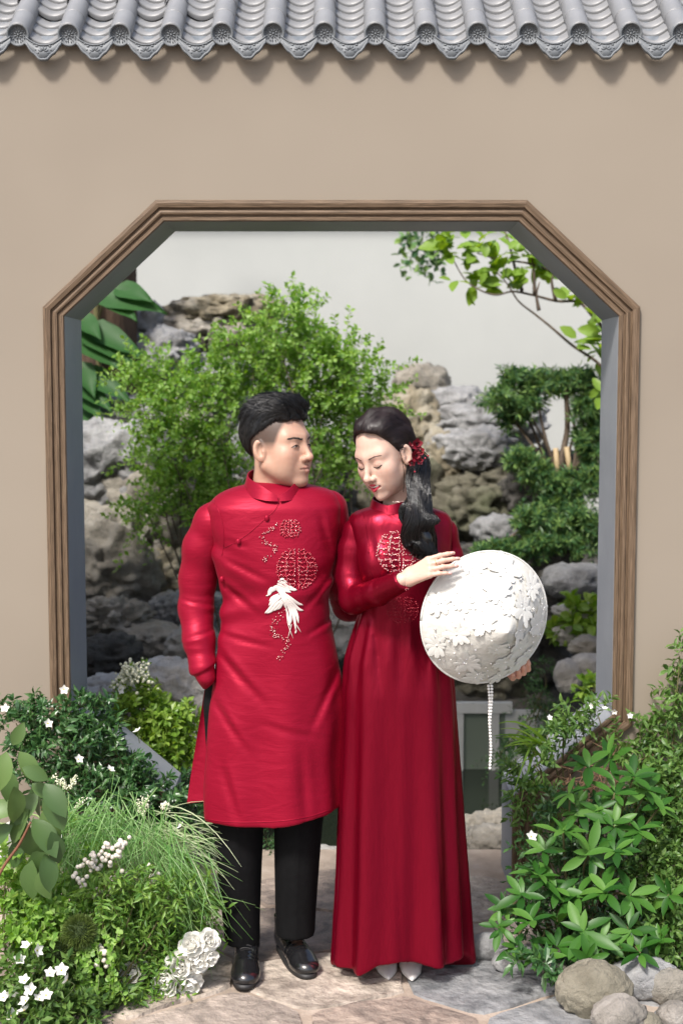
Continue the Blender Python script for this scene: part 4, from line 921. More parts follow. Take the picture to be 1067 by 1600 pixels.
# ------------------------------------------------------------------ implicit-surface modelling
def snet(f, lo, hi, h, blk=8):
    """surface nets of f<0, evaluated only near the surface; returns V, quads"""
    lo = np.asarray(lo, float); hi = np.asarray(hi, float)
    nb = np.ceil((hi - lo) / (h * blk)).astype(int); n = nb * blk + 1
    cx = [lo[k] + (np.arange(nb[k]) + .5) * blk * h for k in range(3)]
    C = f(cx[0][:, None, None] + np.zeros(nb), cx[1][None, :, None] + np.zeros(nb), cx[2][None, None, :] + np.zeros(nb))
    act = np.abs(C) < blk * h * 1.9
    big = np.repeat(np.repeat(np.repeat(C, blk, 0), blk, 1), blk, 2)
    v = np.full(n, 1.0, np.float32); v[:-1, :-1, :-1] = big
    v[-1] = v[-2]; v[:, -1] = v[:, -2]; v[:, :, -1] = v[:, :, -2]
    a = np.argwhere(act); o = np.arange(blk + 1); og = np.stack(np.meshgrid(o, o, o, indexing='ij'), -1).reshape(-1, 3)
    for s in range(0, len(a), 400):
        g = (a[s:s + 400, None] * blk + og[None]).reshape(-1, 3); p = lo + g * h
        v[g[:, 0], g[:, 1], g[:, 2]] = f(p[:, 0], p[:, 1], p[:, 2])
    s = v < 0
    cnt = sum(s[i:n[0] - 1 + i, j:n[1] - 1 + j, k:n[2] - 1 + k].astype(np.int8) for i in (0, 1) for j in (0, 1) for k in (0, 1))
    cells = np.argwhere((cnt > 0) & (cnt < 8)); idx = np.full(cnt.shape, -1, np.int64); idx[tuple(cells.T)] = np.arange(len(cells))
    corner = np.array([(i, j, k) for i in (0, 1) for j in (0, 1) for k in (0, 1)])
    cv = np.stack([v[cells[:, 0] + c[0], cells[:, 1] + c[1], cells[:, 2] + c[2]] for c in corner], 1)
    acc = np.zeros((len(cells), 3)); w = np.zeros(len(cells))
    for p in range(8):
        for q in range(p + 1, 8):
            if np.abs(corner[p] - corner[q]).sum() != 1: continue
            m = (cv[:, p] < 0) != (cv[:, q] < 0); t = np.where(m, cv[:, p] / (cv[:, p] - cv[:, q] + 1e-20), 0)
            acc += np.where(m[:, None], corner[p] + (corner[q] - corner[p]) * t[:, None], 0); w += m
    V = lo + (cells + acc / w[:, None]) * h
    F = []
    for ax in range(3):
        sl0 = [slice(None)] * 3; sl1 = [slice(None)] * 3; sl0[ax] = slice(0, -1); sl1[ax] = slice(1, None)
        ch = s[tuple(sl0)] != s[tuple(sl1)]; e = np.argwhere(ch); b, c = [k for k in range(3) if k != ax]
        ok = (e[:, b] > 0) & (e[:, c] > 0) & (e[:, b] < n[b] - 1) & (e[:, c] < n[c] - 1); e = e[ok]
        def ci(db, dc):
            q = e.copy(); q[:, b] += db; q[:, c] += dc; return idx[tuple(q.T)]
        qd = np.stack([ci(-1, -1), ci(0, -1), ci(0, 0), ci(-1, 0)], 1)
        flip = s[tuple(e.T)] == (ax == 1)
        qd[flip] = qd[flip][:, ::-1]; F.append(qd)
    F = np.concatenate(F); F = F[(F >= 0).all(1)]
    return V, F
def smin(a, b, k): h = np.clip(.5 + .5 * (b - a) / k, 0, 1); return b * (1 - h) + a * h - k * h * (1 - h)
def smax(a, b, k): return -smin(-a, -b, k)
def ell(x, y, z, c, r):
    px_, py_, pz = (x - c[0]) / r[0], (y - c[1]) / r[1], (z - c[2]) / r[2]
    k0 = np.sqrt(px_ ** 2 + py_ ** 2 + pz ** 2) + 1e-9; k1 = np.sqrt((px_ / r[0]) ** 2 + (py_ / r[1]) ** 2 + (pz / r[2]) ** 2) + 1e-9
    return k0 * (k0 - 1) / k1
def rc(x, y, z, a, b, ra, rb):
    ax, ay, az = x - a[0], y - a[1], z - a[2]; bx_, by_, bz = b[0] - a[0], b[1] - a[1], b[2] - a[2]
    t = np.clip((ax * bx_ + ay * by_ + az * bz) / (bx_ ** 2 + by_ ** 2 + bz ** 2 + 1e-12), 0, 1)
    return np.sqrt((ax - t * bx_) ** 2 + (ay - t * by_) ** 2 + (az - t * bz) ** 2) - (ra + (rb - ra) * t)
def chain(x, y, z, pts, rad, k=.01):
    d = None
    for a, b, p, q in zip(pts[:-1], pts[1:], rad[:-1], rad[1:]):
        e = rc(x, y, z, a, b, p, q); d = e if d is None else smin(d, e, k)
    return d
def prof(rows, Y0):
    """rows (py, xl_px, xr_px, front, back) -> z-sorted profile arrays"""
    out = []
    for (py, l, r, f, b) in rows:
        L, R = U(l, py, Y0), U(r, py, Y0); out.append((L[2], L[0], R[0], Y0 - f, Y0 + b))
    return np.array(sorted(out)).T
def pint(z, zs, vs):
    """smooth (monotone-ish cubic) interpolation"""
    zf = np.linspace(zs[0], zs[-1], 600); vf = np.interp(zf, zs, vs); k = 15
    ker = np.hanning(k); ker /= ker.sum(); vf = np.convolve(np.pad(vf, k // 2, mode='edge'), ker, 'valid')
    return np.interp(z, zf, vf)
def gc(x, y, z, P, p=2.3):
    xl, xr, yf, yb = (pint(z, P[0], P[i]) for i in (1, 2, 3, 4))
    a = (xr - xl) / 2; b = (yb - yf) / 2; dx = (x - (xl + xr) / 2) / a; dy = (y - (yf + yb) / 2) / b
    return ((np.abs(dx) ** p + np.abs(dy) ** p) ** (1 / p) - 1) * np.minimum(a, b), np.arctan2(dy, dx)
def vnoise(x, y, z, seed=0):
    """cheap smooth pseudo-noise from sines"""
    r = np.random.default_rng(seed); o = 0
    for _ in range(5):
        k = r.normal(0, 1, 3); o = o + np.sin(x * k[0] + y * k[1] + z * k[2] + r.uniform(0, 6))
    return o / 3
def hits(f, px, py, y0=-1.3, y1=-.3, n=90):
    """first points of the field under the given pixels, with normals"""
    px = np.asarray(px, float); py = np.asarray(py, float)
    A = np.array([U(a, b, y0) for a, b in zip(px, py)]); B = np.array([U(a, b, y1) for a, b in zip(px, py)])
    t0 = np.zeros(len(A)); found = np.zeros(len(A), bool); tp = np.zeros(len(A))
    for t in np.linspace(0, 1, n):
        p = A + (B - A) * t; d = f(p[:, 0], p[:, 1], p[:, 2]); new = (d < 0) & ~found; t0[new] = t; found |= new
    lo_, hi_ = t0 - 1.01 / (n - 1), t0.copy()
    for _ in range(14):
        m = (lo_ + hi_) / 2; p = A + (B - A) * m[:, None]; ins = f(p[:, 0], p[:, 1], p[:, 2]) < 0; hi_ = np.where(ins, m, hi_); lo_ = np.where(ins, lo_, m)
    p = A + (B - A) * hi_[:, None]; e = .003
    N = np.stack([f(p[:, 0] + e, p[:, 1], p[:, 2]) - f(p[:, 0] - e, p[:, 1], p[:, 2]), f(p[:, 0], p[:, 1] + e, p[:, 2]) - f(p[:, 0], p[:, 1] - e, p[:, 2]), f(p[:, 0], p[:, 1], p[:, 2] + e) - f(p[:, 0], p[:, 1], p[:, 2] - e)], 1)
    return p, unit(N), found
def clean(V, F):
    """keep used vertices only, smooth lightly"""
    return V, F
def relax(V, F, it=2, lam=.5):
    e = np.concatenate([F[:, [0, 1]], F[:, [1, 2]], F[:, [2, 3]], F[:, [3, 0]]]); e = np.concatenate([e, e[:, ::-1]])
    cnt = np.bincount(e[:, 0], minlength=len(V))[:, None] + 1e-9
    for _ in range(it):
        s = np.stack([np.bincount(e[:, 0], weights=V[e[:, 1], k], minlength=len(V)) for k in range(3)], 1); V = V * (1 - lam) + lam * s / cnt
    return V

# ------------------------------------------------------------------ materials for the couple
def mat_satin(name, dark, light, rough=.36, slub=.25, sheen=.25, hor=True, wrk=26.0, metal=.35, spec=.55):
    m, N, L, B = nodes(name)
    tc = N.new("ShaderNodeTexCoord"); mp = N.new("ShaderNodeMapping"); mp.inputs['Scale'].default_value = (6, 6, 260) if hor else (160, 160, 5)
    L.new(tc.outputs['Object'], mp.inputs[0]); n = N.new("ShaderNodeTexNoise"); n.inputs['Scale'].default_value = 1.6; n.inputs['Detail'].default_value = 5; L.new(mp.outputs[0], n.inputs['Vector'])
    r = ramp(N, [(.3, dark), (.7, light)]); L.new(n.outputs[0], r.inputs[0]); L.new(r.outputs[0], B.inputs['Base Color'])
    m2 = N.new("ShaderNodeMapping"); m2.inputs['Scale'].default_value = (5, 5, 13) if hor else (13, 13, 3); m2.inputs['Rotation'].default_value = (.1, .25, 0) if hor else (0, 0, 0); L.new(tc.outputs['Object'], m2.inputs[0])
    n2 = N.new("ShaderNodeTexNoise"); n2.inputs['Scale'].default_value = 1.5; n2.inputs['Detail'].default_value = 2; n2.inputs['Distortion'].default_value = 1.3; L.new(m2.outputs[0], n2.inputs['Vector'])
    ad = N.new("ShaderNodeMath"); ad.operation = 'MULTIPLY_ADD'; L.new(n2.outputs[0], ad.inputs[0]); ad.inputs[1].default_value = wrk; L.new(n.outputs[0], ad.inputs[2])
    b = N.new("ShaderNodeBump"); b.inputs['Strength'].default_value = slub; b.inputs['Distance'].default_value = .004; L.new(ad.outputs[0], b.inputs['Height']); L.new(b.outputs[0], B.inputs['Normal'])
    B.inputs['Roughness'].default_value = rough; B.inputs['Specular IOR Level'].default_value = spec; B.inputs['Specular Tint'].default_value = (1, .45, .5, 1)
    B.inputs['Sheen Weight'].default_value = sheen; B.inputs['Sheen Roughness'].default_value = .4; B.inputs['Sheen Tint'].default_value = (1, .25, .32, 1)
    B.inputs['Metallic'].default_value = metal
    return m
silk_m = mat_satin("red_silk", (.232, .0030, .019), (.255, .0036, .0215), rough=.47, slub=.10, sheen=.05, wrk=8.0, metal=.35, spec=.4)
satin_b = mat_satin("deep_red_satin", (.165, .0019, .0135), (.185, .0022, .0155), rough=.34, slub=.06, sheen=.0, hor=False, wrk=12.0, metal=.62)
black_cloth = mat_noise("black_cloth", [(.3, (.0022, .0022, .0025)), (.7, (.004, .004, .0045))], scale=60, rough=.85, bump=.15, bscale=300, bdist=.001, spec=.15)
shoe_m = mat_flat("black_leather", (.008, .008, .009), .22, .6, coat=.4)
sole_m = mat_flat("black_sole", (.012, .011, .011), .6)
def skin_mat(name):
    m, N, L, B = nodes(name); a = N.new("ShaderNodeVertexColor"); a.layer_name = "col"; L.new(a.outputs[0], B.inputs['Base Color'])
    B.inputs['Roughness'].default_value = .48; B.inputs['Specular IOR Level'].default_value = .35
    B.inputs['Subsurface Weight'].default_value = .18; B.inputs['Subsurface Radius'].default_value = (.012, .005, .003); B.inputs['Subsurface Scale'].default_value = .6
    return m
skin = skin_mat("skin")
def hair_mat(name, col, rough=.32):
    m, N, L, B = nodes(name); g = N.new("ShaderNodeNewGeometry"); r = ramp(N, [(0, tuple(c * .5 for c in col)), (1, tuple(c * 1.6 for c in col))])
    L.new(g.outputs['Random Per Island'], r.inputs[0]); L.new(r.outputs[0], B.inputs['Base Color']); B.inputs['Roughness'].default_value = rough; B.inputs['Specular IOR Level'].default_value = .35
    return m
hair_black = hair_mat("black_hair", (.006, .006, .0065), .42); hair_brown = hair_mat("dark_brown_hair", (.013, .007, .007), .36)
hair_tail = hair_mat("glossy_black_hair", (.003, .0026, .0026), .20); hair_tail.node_tree.nodes['Principled BSDF'].inputs['Specular IOR Level'].default_value = .6
gem_red = mat_flat("red_bead", (.35, .01, .03), .2, .8, metal=.3); gem_clear = mat_flat("silver_pink_bead", (.75, .55, .52), .15, .9, metal=.5)
lace_w = mat_flat("white_lace", (.62, .56, .52), .7, .2)

def head_frame(yaw, pitch, roll):
    f0 = np.array([math.sin(yaw), -math.cos(yaw), 0]); u0 = np.array([0, 0, 1.0]); l = np.cross(f0, u0)
    f = f0 * math.cos(pitch) - u0 * math.sin(pitch); u = u0 * math.cos(pitch) + f0 * math.sin(pitch)
    l2 = l * math.cos(roll) + u * math.sin(roll); u2 = u * math.cos(roll) - l * math.sin(roll)
    return np.stack([l2, f, u2], 1)                      # columns: lateral, forward, up
def head_field(fem):
    jw = .92 if fem else 1.0
    def f(x, y, z):
        X = np.abs(x)
        d = ell(x, y, z, (0, -.018, .035), (.076, .098, .083))
        d = smin(d, ell(x, y, z, (0, .020, -.028), (.066 * jw, .068, .088)), .03)
        d = smin(d, rc(X, y, z, (.052 * jw, -.002, -.052), (.014, .062, -.093), .021 if not fem else .016, .019 if not fem else .015), .022)
        d = smin(d, ell(x, y, z, (0, .074, -.098), (.020, .017, .016) if not fem else (.015, .015, .015)), .016)
        d = smin(d, ell(X, y, z, (.043, .054, -.024), (.024, .024, .024)), .022); d = smin(d, ell(X, y, z, (.037, .046, -.054), (.026, .028, .034) if not fem else (.022, .026, .032)), .024)
        d = smin(d, rc(X, y, z, (0, .080, .021), (.044, .060, .022), .0125 if not fem else .010, .012), .02)
        d = smax(d, -ell(X, y, z, (.0315, .101, -.001), (.021, .018, .0125)), .014)
        d = smin(d, ell(X, y, z, (.0315, .0685, -.002), (.0165, .0155, .0135)), .005)
        ny, nz = (.0030, -.0022) if fem else (.001, -.001)
        d = smin(d, rc(x, y, z, (0, .083, .008), (0, .1035 + ny, -.030 + nz), .0075, .0085), .012)
        d = smin(d, ell(x, y, z, (0, .1045 + ny, -.0325 + nz), (.0115, .0100, .0095)), .008)
        d = smin(d, ell(X, y, z, (.0135 if not fem else .0130, .0940 + ny * .7, -.0358 + nz), (.0088, .0095, .0080) if not fem else (.0084, .0092, .0078)), .006)
        d = smax(d, -ell(X, y, z, (.0068, .101 + ny, -.0437 + nz), (.0038, .006, .0034)), .002)
        d = smin(d, ell(x, y, z, (0, .074, -.062), (.028, .020, .024)), .016)
        if not fem:
            d = smin(d, rc(X, y, z, (.004, .0955, -.0595), (.021, .0845, -.0640), .0045, .0020), .004)
            d = smin(d, rc(x, y, z, (0, .0945, -.0695), (0, .0945, -.0695), .0058, .005), .005)
            d = smin(d, rc(X, y, z, (0, .0945, -.0690), (.0185, .0835, -.0655), .0052, .0020), .004)
            d = smax(d, -rc(X, y, z, (0, .1025, -.0643), (.024, .0865, -.0650), .0021, .0012), .003)
        else:
            d = smax(d, -ell(x, y, z, (0, .0920, -.0650), (.0265, .016, .0056)), .003)      # open smile
            d = smin(d, rc(X, y, z, (.003, .0965, -.0580), (.0330, .0745, -.0520), .0034, .0020), .004)
            d = smin(d, rc(X, y, z, (0, .0950, -.0740), (.0320, .0745, -.0540), .0044, .0020), .004)
        # ears
        ex, ey, ez = X - .079, y + .012, z + .012
        c, s = math.cos(.42), math.sin(.42); e1, e2 = ex * c + ey * s, -ex * s + ey * c; e2, e3 = e2 * .98 + ez * .17, ez * .98 - e2 * .17
        ear = ell(e1, e2, e3, (0, 0, 0), (.0075, .0185, .031)); ear = smax(ear, -ell(e1, e2, e3, (.0085, .003, .003), (.0105, .0110, .0205)), .003)
        ear = smin(ear, ell(e1, e2, e3, (.001, .011, -.004), (.005, .005, .008)), .004)
        d = smin(d, ear, .006)
        rn = .051 if not fem else .043
        d = smin(d, rc(x, y, z, (0, -.028, -.06), (0, -.045, -.24), rn, rn * 1.12), .022)
        return d
    return f
def head_colors(V, fem, base):
    X = np.abs(V[:, 0]); y, z = V[:, 1], V[:, 2]; n = len(V); C = np.tile(np.array(base), (n, 1))
    def mixc(w, col): 
        nonlocal C
        w = np.clip(w, 0, 1)[:, None]; C = C * (1 - w) + np.array(col) * w
    g = lambda d, r: np.exp(-(d / r) ** 2)
    mixc(g(np.sqrt((X - .045) ** 2 + (y - .06) ** 2 + (z + .028) ** 2), .022) * (.35 if fem else .2), np.array(base) * [1.05, .68, .66])
    mixc(g(np.sqrt(X ** 2 + (y - .1) ** 2 + (z + .034) ** 2), .016) * .2, np.array(base) * [1, .72, .7])
    mixc((z < -.02) * g(np.abs(X - .075), .02) * (y < 0) * .25, np.array(base) * [1, .72, .66])
    if fem:
        mixc(g(np.sqrt((X - .033) ** 2 + (z - .009) ** 2), .010) * (y > .05) * .4, np.array(base) * [.85, .55, .55])
        lip = np.minimum(rc(X, y, z, (.002, .0965, -.0580), (.0330, .0745, -.0520), .0034, .0020), rc(X, y, z, (0, .0950, -.0740), (.0320, .0745, -.0540), .0044, .0020))
        mixc((lip < .0012) * 1.0, (.42, .035, .055))
        mixc(g(np.sqrt((X - .0068) ** 2 + (z + .0465) ** 2), .0030) * (y > .092) * .6, (.12, .045, .04)); cav = ell(V[:, 0], y, z, (0, .092, -.0650), (.0262, .017, .0054)); mixc((cav < .0004) * (lip > .0008), (.09, .015, .015))  # nostril shade painted into the skin, then the mouth cavity colour
    else:
        lip = np.minimum(rc(X, y, z, (.004, .0955, -.0595), (.021, .0845, -.0640), .0045, .0020), rc(X, y, z, (0, .0945, -.0690), (.0185, .0835, -.0655), .0052, .0020))
        mixc((lip < .0012) * .7, (.30, .125, .105))
        mixc(np.clip((-.050 - z) / .02, 0, 1) * (y > .03) * .10, (.22, .17, .14))
        mixc(g(z + .0643 + X * .03, .0013) * (X < .0235) * (y > .078) * .85, (.10, .035, .03))  # shade of the groove between the lips painted into the skin
        mixc(g(np.sqrt((X - .0068) ** 2 + (z + .0445) ** 2), .004) * (y > .088) * .8, (.08, .03, .025))  # nostril shade painted into the skin colour
    n3 = vnoise(V[:, 0] * 260, y * 260, z * 260, 4) * .03 + vnoise(V[:, 0] * 60, y * 60, z * 60, 5) * .03; return C * (1 + n3[:, None] * np.array([.6, 1, 1.1]))
def surf(f, x, z, y0=.02, y1=.14, n=240):
    ys = np.linspace(y1, y0, n); d = f(np.full(n, x), ys, np.full(n, z)); i = np.argmax(d < 0); return ys[i]
def strip_on(f, pts, lift=.0006, ns=4):
    p = curve([(x, 0, z) for x, z in pts], ns); return np.array([(q[0], surf(f, q[0], q[2]) + lift, q[2]) for q in p])
def strands(P, D, N, L, w, seg=5, lift=.15, rng_=None, curl=0.0, gravity=0.0):
    """ribbon-like triangular strands lying along D over a surface with normals N"""
    r = rng_; n = len(P); lift_ = np.broadcast_to(np.asarray(lift, float).reshape(-1), (n,))[None, :, None]; t = np.linspace(0, 1, seg)[:, None, None]; D = unit(D - N * (D * N).sum(1, keepdims=True))
    L = np.broadcast_to(L, (n,))[None, :, None]; S = np.cross(N, D)
    p = P + D * L * t + N * L * (lift_ * t - lift_ * t ** 2 * 1.2) + S * L * curl * np.sin(t * 4 + r.uniform(0, 6, (1, n, 1))) + np.array([0, 0, -1]) * gravity * L * t ** 2
    ww = w * (1 - .85 * t ** 3); a = p + S * ww; b = p - S * ww; c = p + N * ww * .8
    V = np.stack([a, c, b], 2).transpose(1, 0, 2, 3).reshape(-1, 3)      # strand, seg, 3
    i = (np.arange(n) * seg * 3)[:, None] + (np.arange(seg - 1) * 3)[None]; i = i.reshape(-1)
    F = np.concatenate([np.stack([i, i + 1, i + 4, i + 3], 1), np.stack([i + 1, i + 2, i + 5, i + 4], 1)])
    return V, F
def vnormals(V, F):
    n = np.cross(V[F[:, 2]] - V[F[:, 0]], V[F[:, 3]] - V[F[:, 1]]); o = np.zeros_like(V)
    for k in range(4): np.add.at(o, F[:, k], n)
    return unit(o)
def to_world(V, R, O, s=1.0): return (np.asarray(V) * s) @ R.T + O
def hand_field(fr, o, curls, k=.010, thumb=((.012, .026, -.006), (.048, .044, -.020), (.078, .050, -.030)), splay=(.10, .03, -.03, -.10), sc=1.0, wrist=-.09):
    """fr columns: along, across (thumb side), back-of-hand normal"""
    ys = (.027, .009, -.009, -.025); ln = ((.040, .024, .020), (.044, .028, .021), (.041, .026, .021), (.032, .019, .018)); mx = (.088, .091, .086, .079)
    fing = []
    for i in range(4):
        p = np.array([mx[i], ys[i], 0]); pts = [p]; a = 0
        for j in range(3):
            a += curls[i][j]; d = np.array([math.cos(a) * math.cos(splay[i]), math.sin(splay[i]), -math.sin(a)]); p = p + d * ln[i][j]; pts.append(p)
        fing.append(pts)
    def f(x, y, z):
        dx, dy, dz = (x - o[0]) / sc, (y - o[1]) / sc, (z - o[2]) / sc
        a = dx * fr[0, 0] + dy * fr[1, 0] + dz * fr[2, 0]; b = dx * fr[0, 1] + dy * fr[1, 1] + dz * fr[2, 1]; c = dx * fr[0, 2] + dy * fr[1, 2] + dz * fr[2, 2]
        d = rc(a, b * .82, c, (wrist, 0, 0), (.005, 0, 0), .021, .0185)
        for i in range(4): d = smin(d, rc(a, b, c, (.004, ys[i] * .55, -.002), (mx[i], ys[i], 0), .0135, .0098), .014)
        d = smin(d, chain(a, b, c, thumb, (.0125, .0105, .0075), .006), .012)
        for i in range(4): d = smin(d, chain(a, b, c, fing[i], (.0086, .0078, .0070, .0056) if i < 3 else (.0076, .0068, .006, .005), .004), .005)
        return d * sc
    return f, fing
def skin_piece(f, lo, hi, h, base):
    V, F = snet(f, lo, hi, h); V = relax(V, F, 1, .4); return V, F, np.tile(np.array(base), (len(V), 1))
def join_body(pieces):
    Vs, Fs, Cs, n = [], [], [], 0
    for V, F, C in pieces: Vs.append(V); Fs.append(F + n); Cs.append(C); n += len(V)
    return np.concatenate(Vs), np.concatenate(Fs), np.concatenate(Cs)
def sleeve_field(pts, rad, k, wr, seed, amp=.0035, ftol=None):
    """tapered sleeve with creases; wr = [(index position along chain 0..1, width, freq)]"""
    pts = [np.asarray(p, float) for p in pts]; cum = np.concatenate([[0], np.cumsum([np.linalg.norm(b - a) for a, b in zip(pts[:-1], pts[1:])])])
    def f(x, y, z):
        d = chain(x, y, z, pts, rad, k)
        best, T = None, None                            # arc length of the nearest chain point
        for i, (a, b) in enumerate(zip(pts[:-1], pts[1:])):
            v = b - a; l2 = (v ** 2).sum(); t = np.clip(((x - a[0]) * v[0] + (y - a[1]) * v[1] + (z - a[2]) * v[2]) / l2, 0, 1)
            e = (x - a[0] - t * v[0]) ** 2 + (y - a[1] - t * v[1]) ** 2 + (z - a[2] - t * v[2]) ** 2; s = cum[i] + t * math.sqrt(l2)
            if best is None: best, T = e, s
            else: m = e < best; best = np.where(m, e, best); T = np.where(m, s, T)
        T = T / cum[-1]; w = 0
        ph = vnoise(x * 14, y * 14, z * 14, seed)
        for (c, wd, fr, am, sk) in wr: w = w + am * np.exp(-((T - c) / wd) ** 2) * (np.abs(np.sin((T * fr + sk * (x * 9 - y * 14) + ph * 1.5))) ** .7 - .65) * (.55 + .45 * np.sin(x * 31 + y * 23 + z * 17 + seed))
        return d - w - .0015 * ph
    return f
# ------------------------------------------------------------------ the groom
MY = -.64
SK_M = (.44, .265, .192)
man = empty("person", (U(425, 1500, MY)[0], MY, 0)); tag(man, "man in a bright red silk tunic and black trousers with one hand in his pocket", "person")
# --- tunic coat
CP = prof([(751, 402, 456, .03, .06), (757, 384, 482, .046, .08), (763, 358, 508, .064, .098), (773, 338, 524, .086, .11), (790, 323, 532, .112, .118), (820, 326, 531, .122, .12), (860, 333, 526, .128, .118), (900, 341, 520, .128, .112), (940, 345, 516, .122, .106), (985, 343, 521, .120, .108), (1040, 336, 529, .124, .114), (1100, 328, 533, .130, .12), (1180, 323, 534, .138, .126), (1260, 319, 534, .145, .13), (1300, 317, 534, .148, .132)], MY)
Z = lambda py, Y=MY: U(430, py, Y)[2]
def crease(x, y, z, Y, a, b, w, dep):
    A, B_ = U(*a, Y), U(*b, Y); vx, vz = B_[0] - A[0], B_[2] - A[2]; l2 = vx * vx + vz * vz; t = np.clip(((x - A[0]) * vx + (z - A[2]) * vz) / l2, 0, 1)
    s = ((x - A[0]) * -vz + (z - A[2]) * vx) / math.sqrt(l2); ends = np.sqrt((x - A[0] - t * vx) ** 2 + (z - A[2] - t * vz) ** 2)
    g_ = np.exp(-(ends / w) ** 2) * np.sin(math.pi * np.clip(t, .02, .98)) ** .6
    return dep * g_ - dep * .75 * np.exp(-((s - 1.7 * w) / w) ** 2) * np.exp(-((ends) / (2.6 * w)) ** 2) * np.sin(math.pi * np.clip(t, .02, .98)) ** .6
def coat_f(x, y, z):
    d, th = gc(x, y, z, CP, 2.25)
    # soft drag folds: from the far hip across, and long vertical waves in the skirt of the coat
    zz = (z - .75); lowr = np.clip((Z(980) - z) / .35, 0, 1)
    d = d - .006 * lowr * np.sin(th * 5 + .8 + z * 1.2) - .004 * lowr * np.sin(th * 9 + z * 2)
    s = (z - Z(930)) - (x - U(430, 930, MY)[0]) * .35
    d = d + .0035 * np.exp(-(s / .055) ** 2) * np.sin(s * 70 + x * 6) * (y < MY)
    s2 = (z - Z(860)) + (x - U(345, 860, MY)[0]) * .55
    d = d + .0045 * np.exp(-(s2 / .05) ** 2) * np.sin(s2 * 60) * np.clip((U(430, 860, MY)[0] - x) / .1, 0, 1) * (y < MY)
    d = d - .0016 * vnoise(x * 9, y * 9, z * 40, 5) - .002 * vnoise(x * 16, y * 16, z * 12, 6)
    fr_y = (y < MY + .03)
    for a, b, w, dep in (((352, 868), (425, 900), .010, .005), ((346, 905), (405, 950), .011, .006), ((344, 985), (430, 1000), .009, .004), ((342, 1010), (415, 1085), .013, .007), ((524, 890), (475, 945), .009, .004), ((526, 960), (478, 985), .008, .004), ((336, 1085), (395, 1165), .012, .005), ((528, 1040), (486, 1130), .012, .005), ((410, 1115), (500, 1140), .010, .003), ((350, 1180), (380, 1270), .014, .005), ((470, 1150), (480, 1270), .016, .005), ((355, 838), (395, 850), .008, .003), ((500, 800), (520, 870), .010, .005)):
        d = d + crease(x, y, z, MY, a, b, w, dep) * fr_y
    c0_ = U(378, 945, MY - .12); d = d + .019 * np.exp(-(((x - c0_[0]) / .055) ** 2 + ((z - c0_[2]) / .11) ** 2)) * fr_y
    hem = U(430, 1289, MY - .1)[2] + np.clip((x - U(430, 1289, MY)[0]), 0, 1) * .16
    return smax(smax(d, hem - z, .006), z - Z(752), .01)
lo = [U(285, 800, MY)[0], MY - .19, U(430, 1310, MY)[2] - .02]; hi = [U(560, 800, MY)[0], MY + .19, Z(738)]
V, F = snet(coat_f, lo, hi, .006); V = relax(V, F, 1, .4)
tunic = mk("tunic", V, F, silk_m, man); tunic["label"] = "bright red silk tunic with bead and phoenix embroidery"
# sleeves
sR = sleeve_field([U(362, 796, MY + .01), U(335, 818, MY + .01), U(318, 855, MY + .02), U(309, 905, MY + .03), U(306, 950, MY + .02), U(311, 1000, MY - .02), U(318, 1045, MY - .05), U(322, 1060, MY - .06), U(320, 1074, MY - .055)], (.050, .060, .0600, .0550, .0510, .046, .039, .032, .016), .02,
    [(.58, .10, 52, .0036, 1.0), (.80, .10, 64, .0026, -1.0)], 3)
def sR2(x, y, z):
    cut = (z - Z(1062, MY - .05)) + (x - U(318, 1062, MY)[0]) * -.75
    A, B_ = U(338, 1036, MY - .06), U(302, 1054, MY - .06); s_ = ((x - A[0]) * -(B_[2] - A[2]) + (z - A[2]) * (B_[0] - A[0])) / np.hypot(B_[0] - A[0], B_[2] - A[2])
    return sR(x, y, z) + .009 * np.clip(s_ / .004, 0, 1) + crease(x, y, z, MY - .06, (340, 985), (285, 1000), .006, .004) + crease(x, y, z, MY, (335, 945), (281, 935), .006, .004)
V, F = snet(sR2, [U(262, 900, MY)[0], MY - .17, Z(1095)], [U(375, 900, MY)[0], MY + .13, Z(752)], .005); V = relax(V, F, 1, .4); mk("sleeve", V, F, silk_m, tunic)
sL = sleeve_field([U(512, 796, MY + .02), U(522, 850, MY + .05), U(526, 900, MY + .10), U(545, 945, MY + .16), U(590, 950, MY + .20), U(640, 940, MY + .20)], (.060, .056, .052, .048, .042, .036), .02, [(.5, .15, 40, .004, 1)], 8)
V, F = snet(sL, [U(460, 900, MY)[0], MY - .1, Z(990)], [U(670, 900, MY)[0], MY + .32, Z(752)], .006); mk("sleeve", V, F, silk_m, tunic)
# shoulder seam piping, placket edge, buttons
def seam(name, pts, f, par, m, r=.0016, lift=.0004):
    q = curve([(a, b, 0) for a, b in pts], 6); p, n, ok = hits(f, q[:, 0], q[:, 1]); p = (p + n * lift)[ok]
    V, F = tube(p, r, 5); return mk(name, V, F, m, par)
union_f = lambda x, y, z: np.minimum(coat_f(x, y, z), sR2(x, y, z))
seam("shoulder_seam", [(322, 772), (338, 790), (347, 815), (350, 845), (347, 868)], union_f, tunic, silk_m)
seam("placket_edge", [(443, 774), (430, 796), (417, 808), (395, 828), (372, 845), (350, 856)], coat_f, tunic, silk_m, .0013)
seam("hem_edge", [(322, 1280), (360, 1285), (430, 1284), (480, 1277), (515, 1266)], coat_f, tunic, silk_m, .0014)
for (a, b) in ((417, 810), (373, 846), (348, 905)):
    p, n, ok = hits(coat_f, [a], [b]); V, F = uvsphere(p[0] + n[0] * .003, (.0075, .005, .0095), 10, 7); mk("button", V, F, silk_m, tunic)
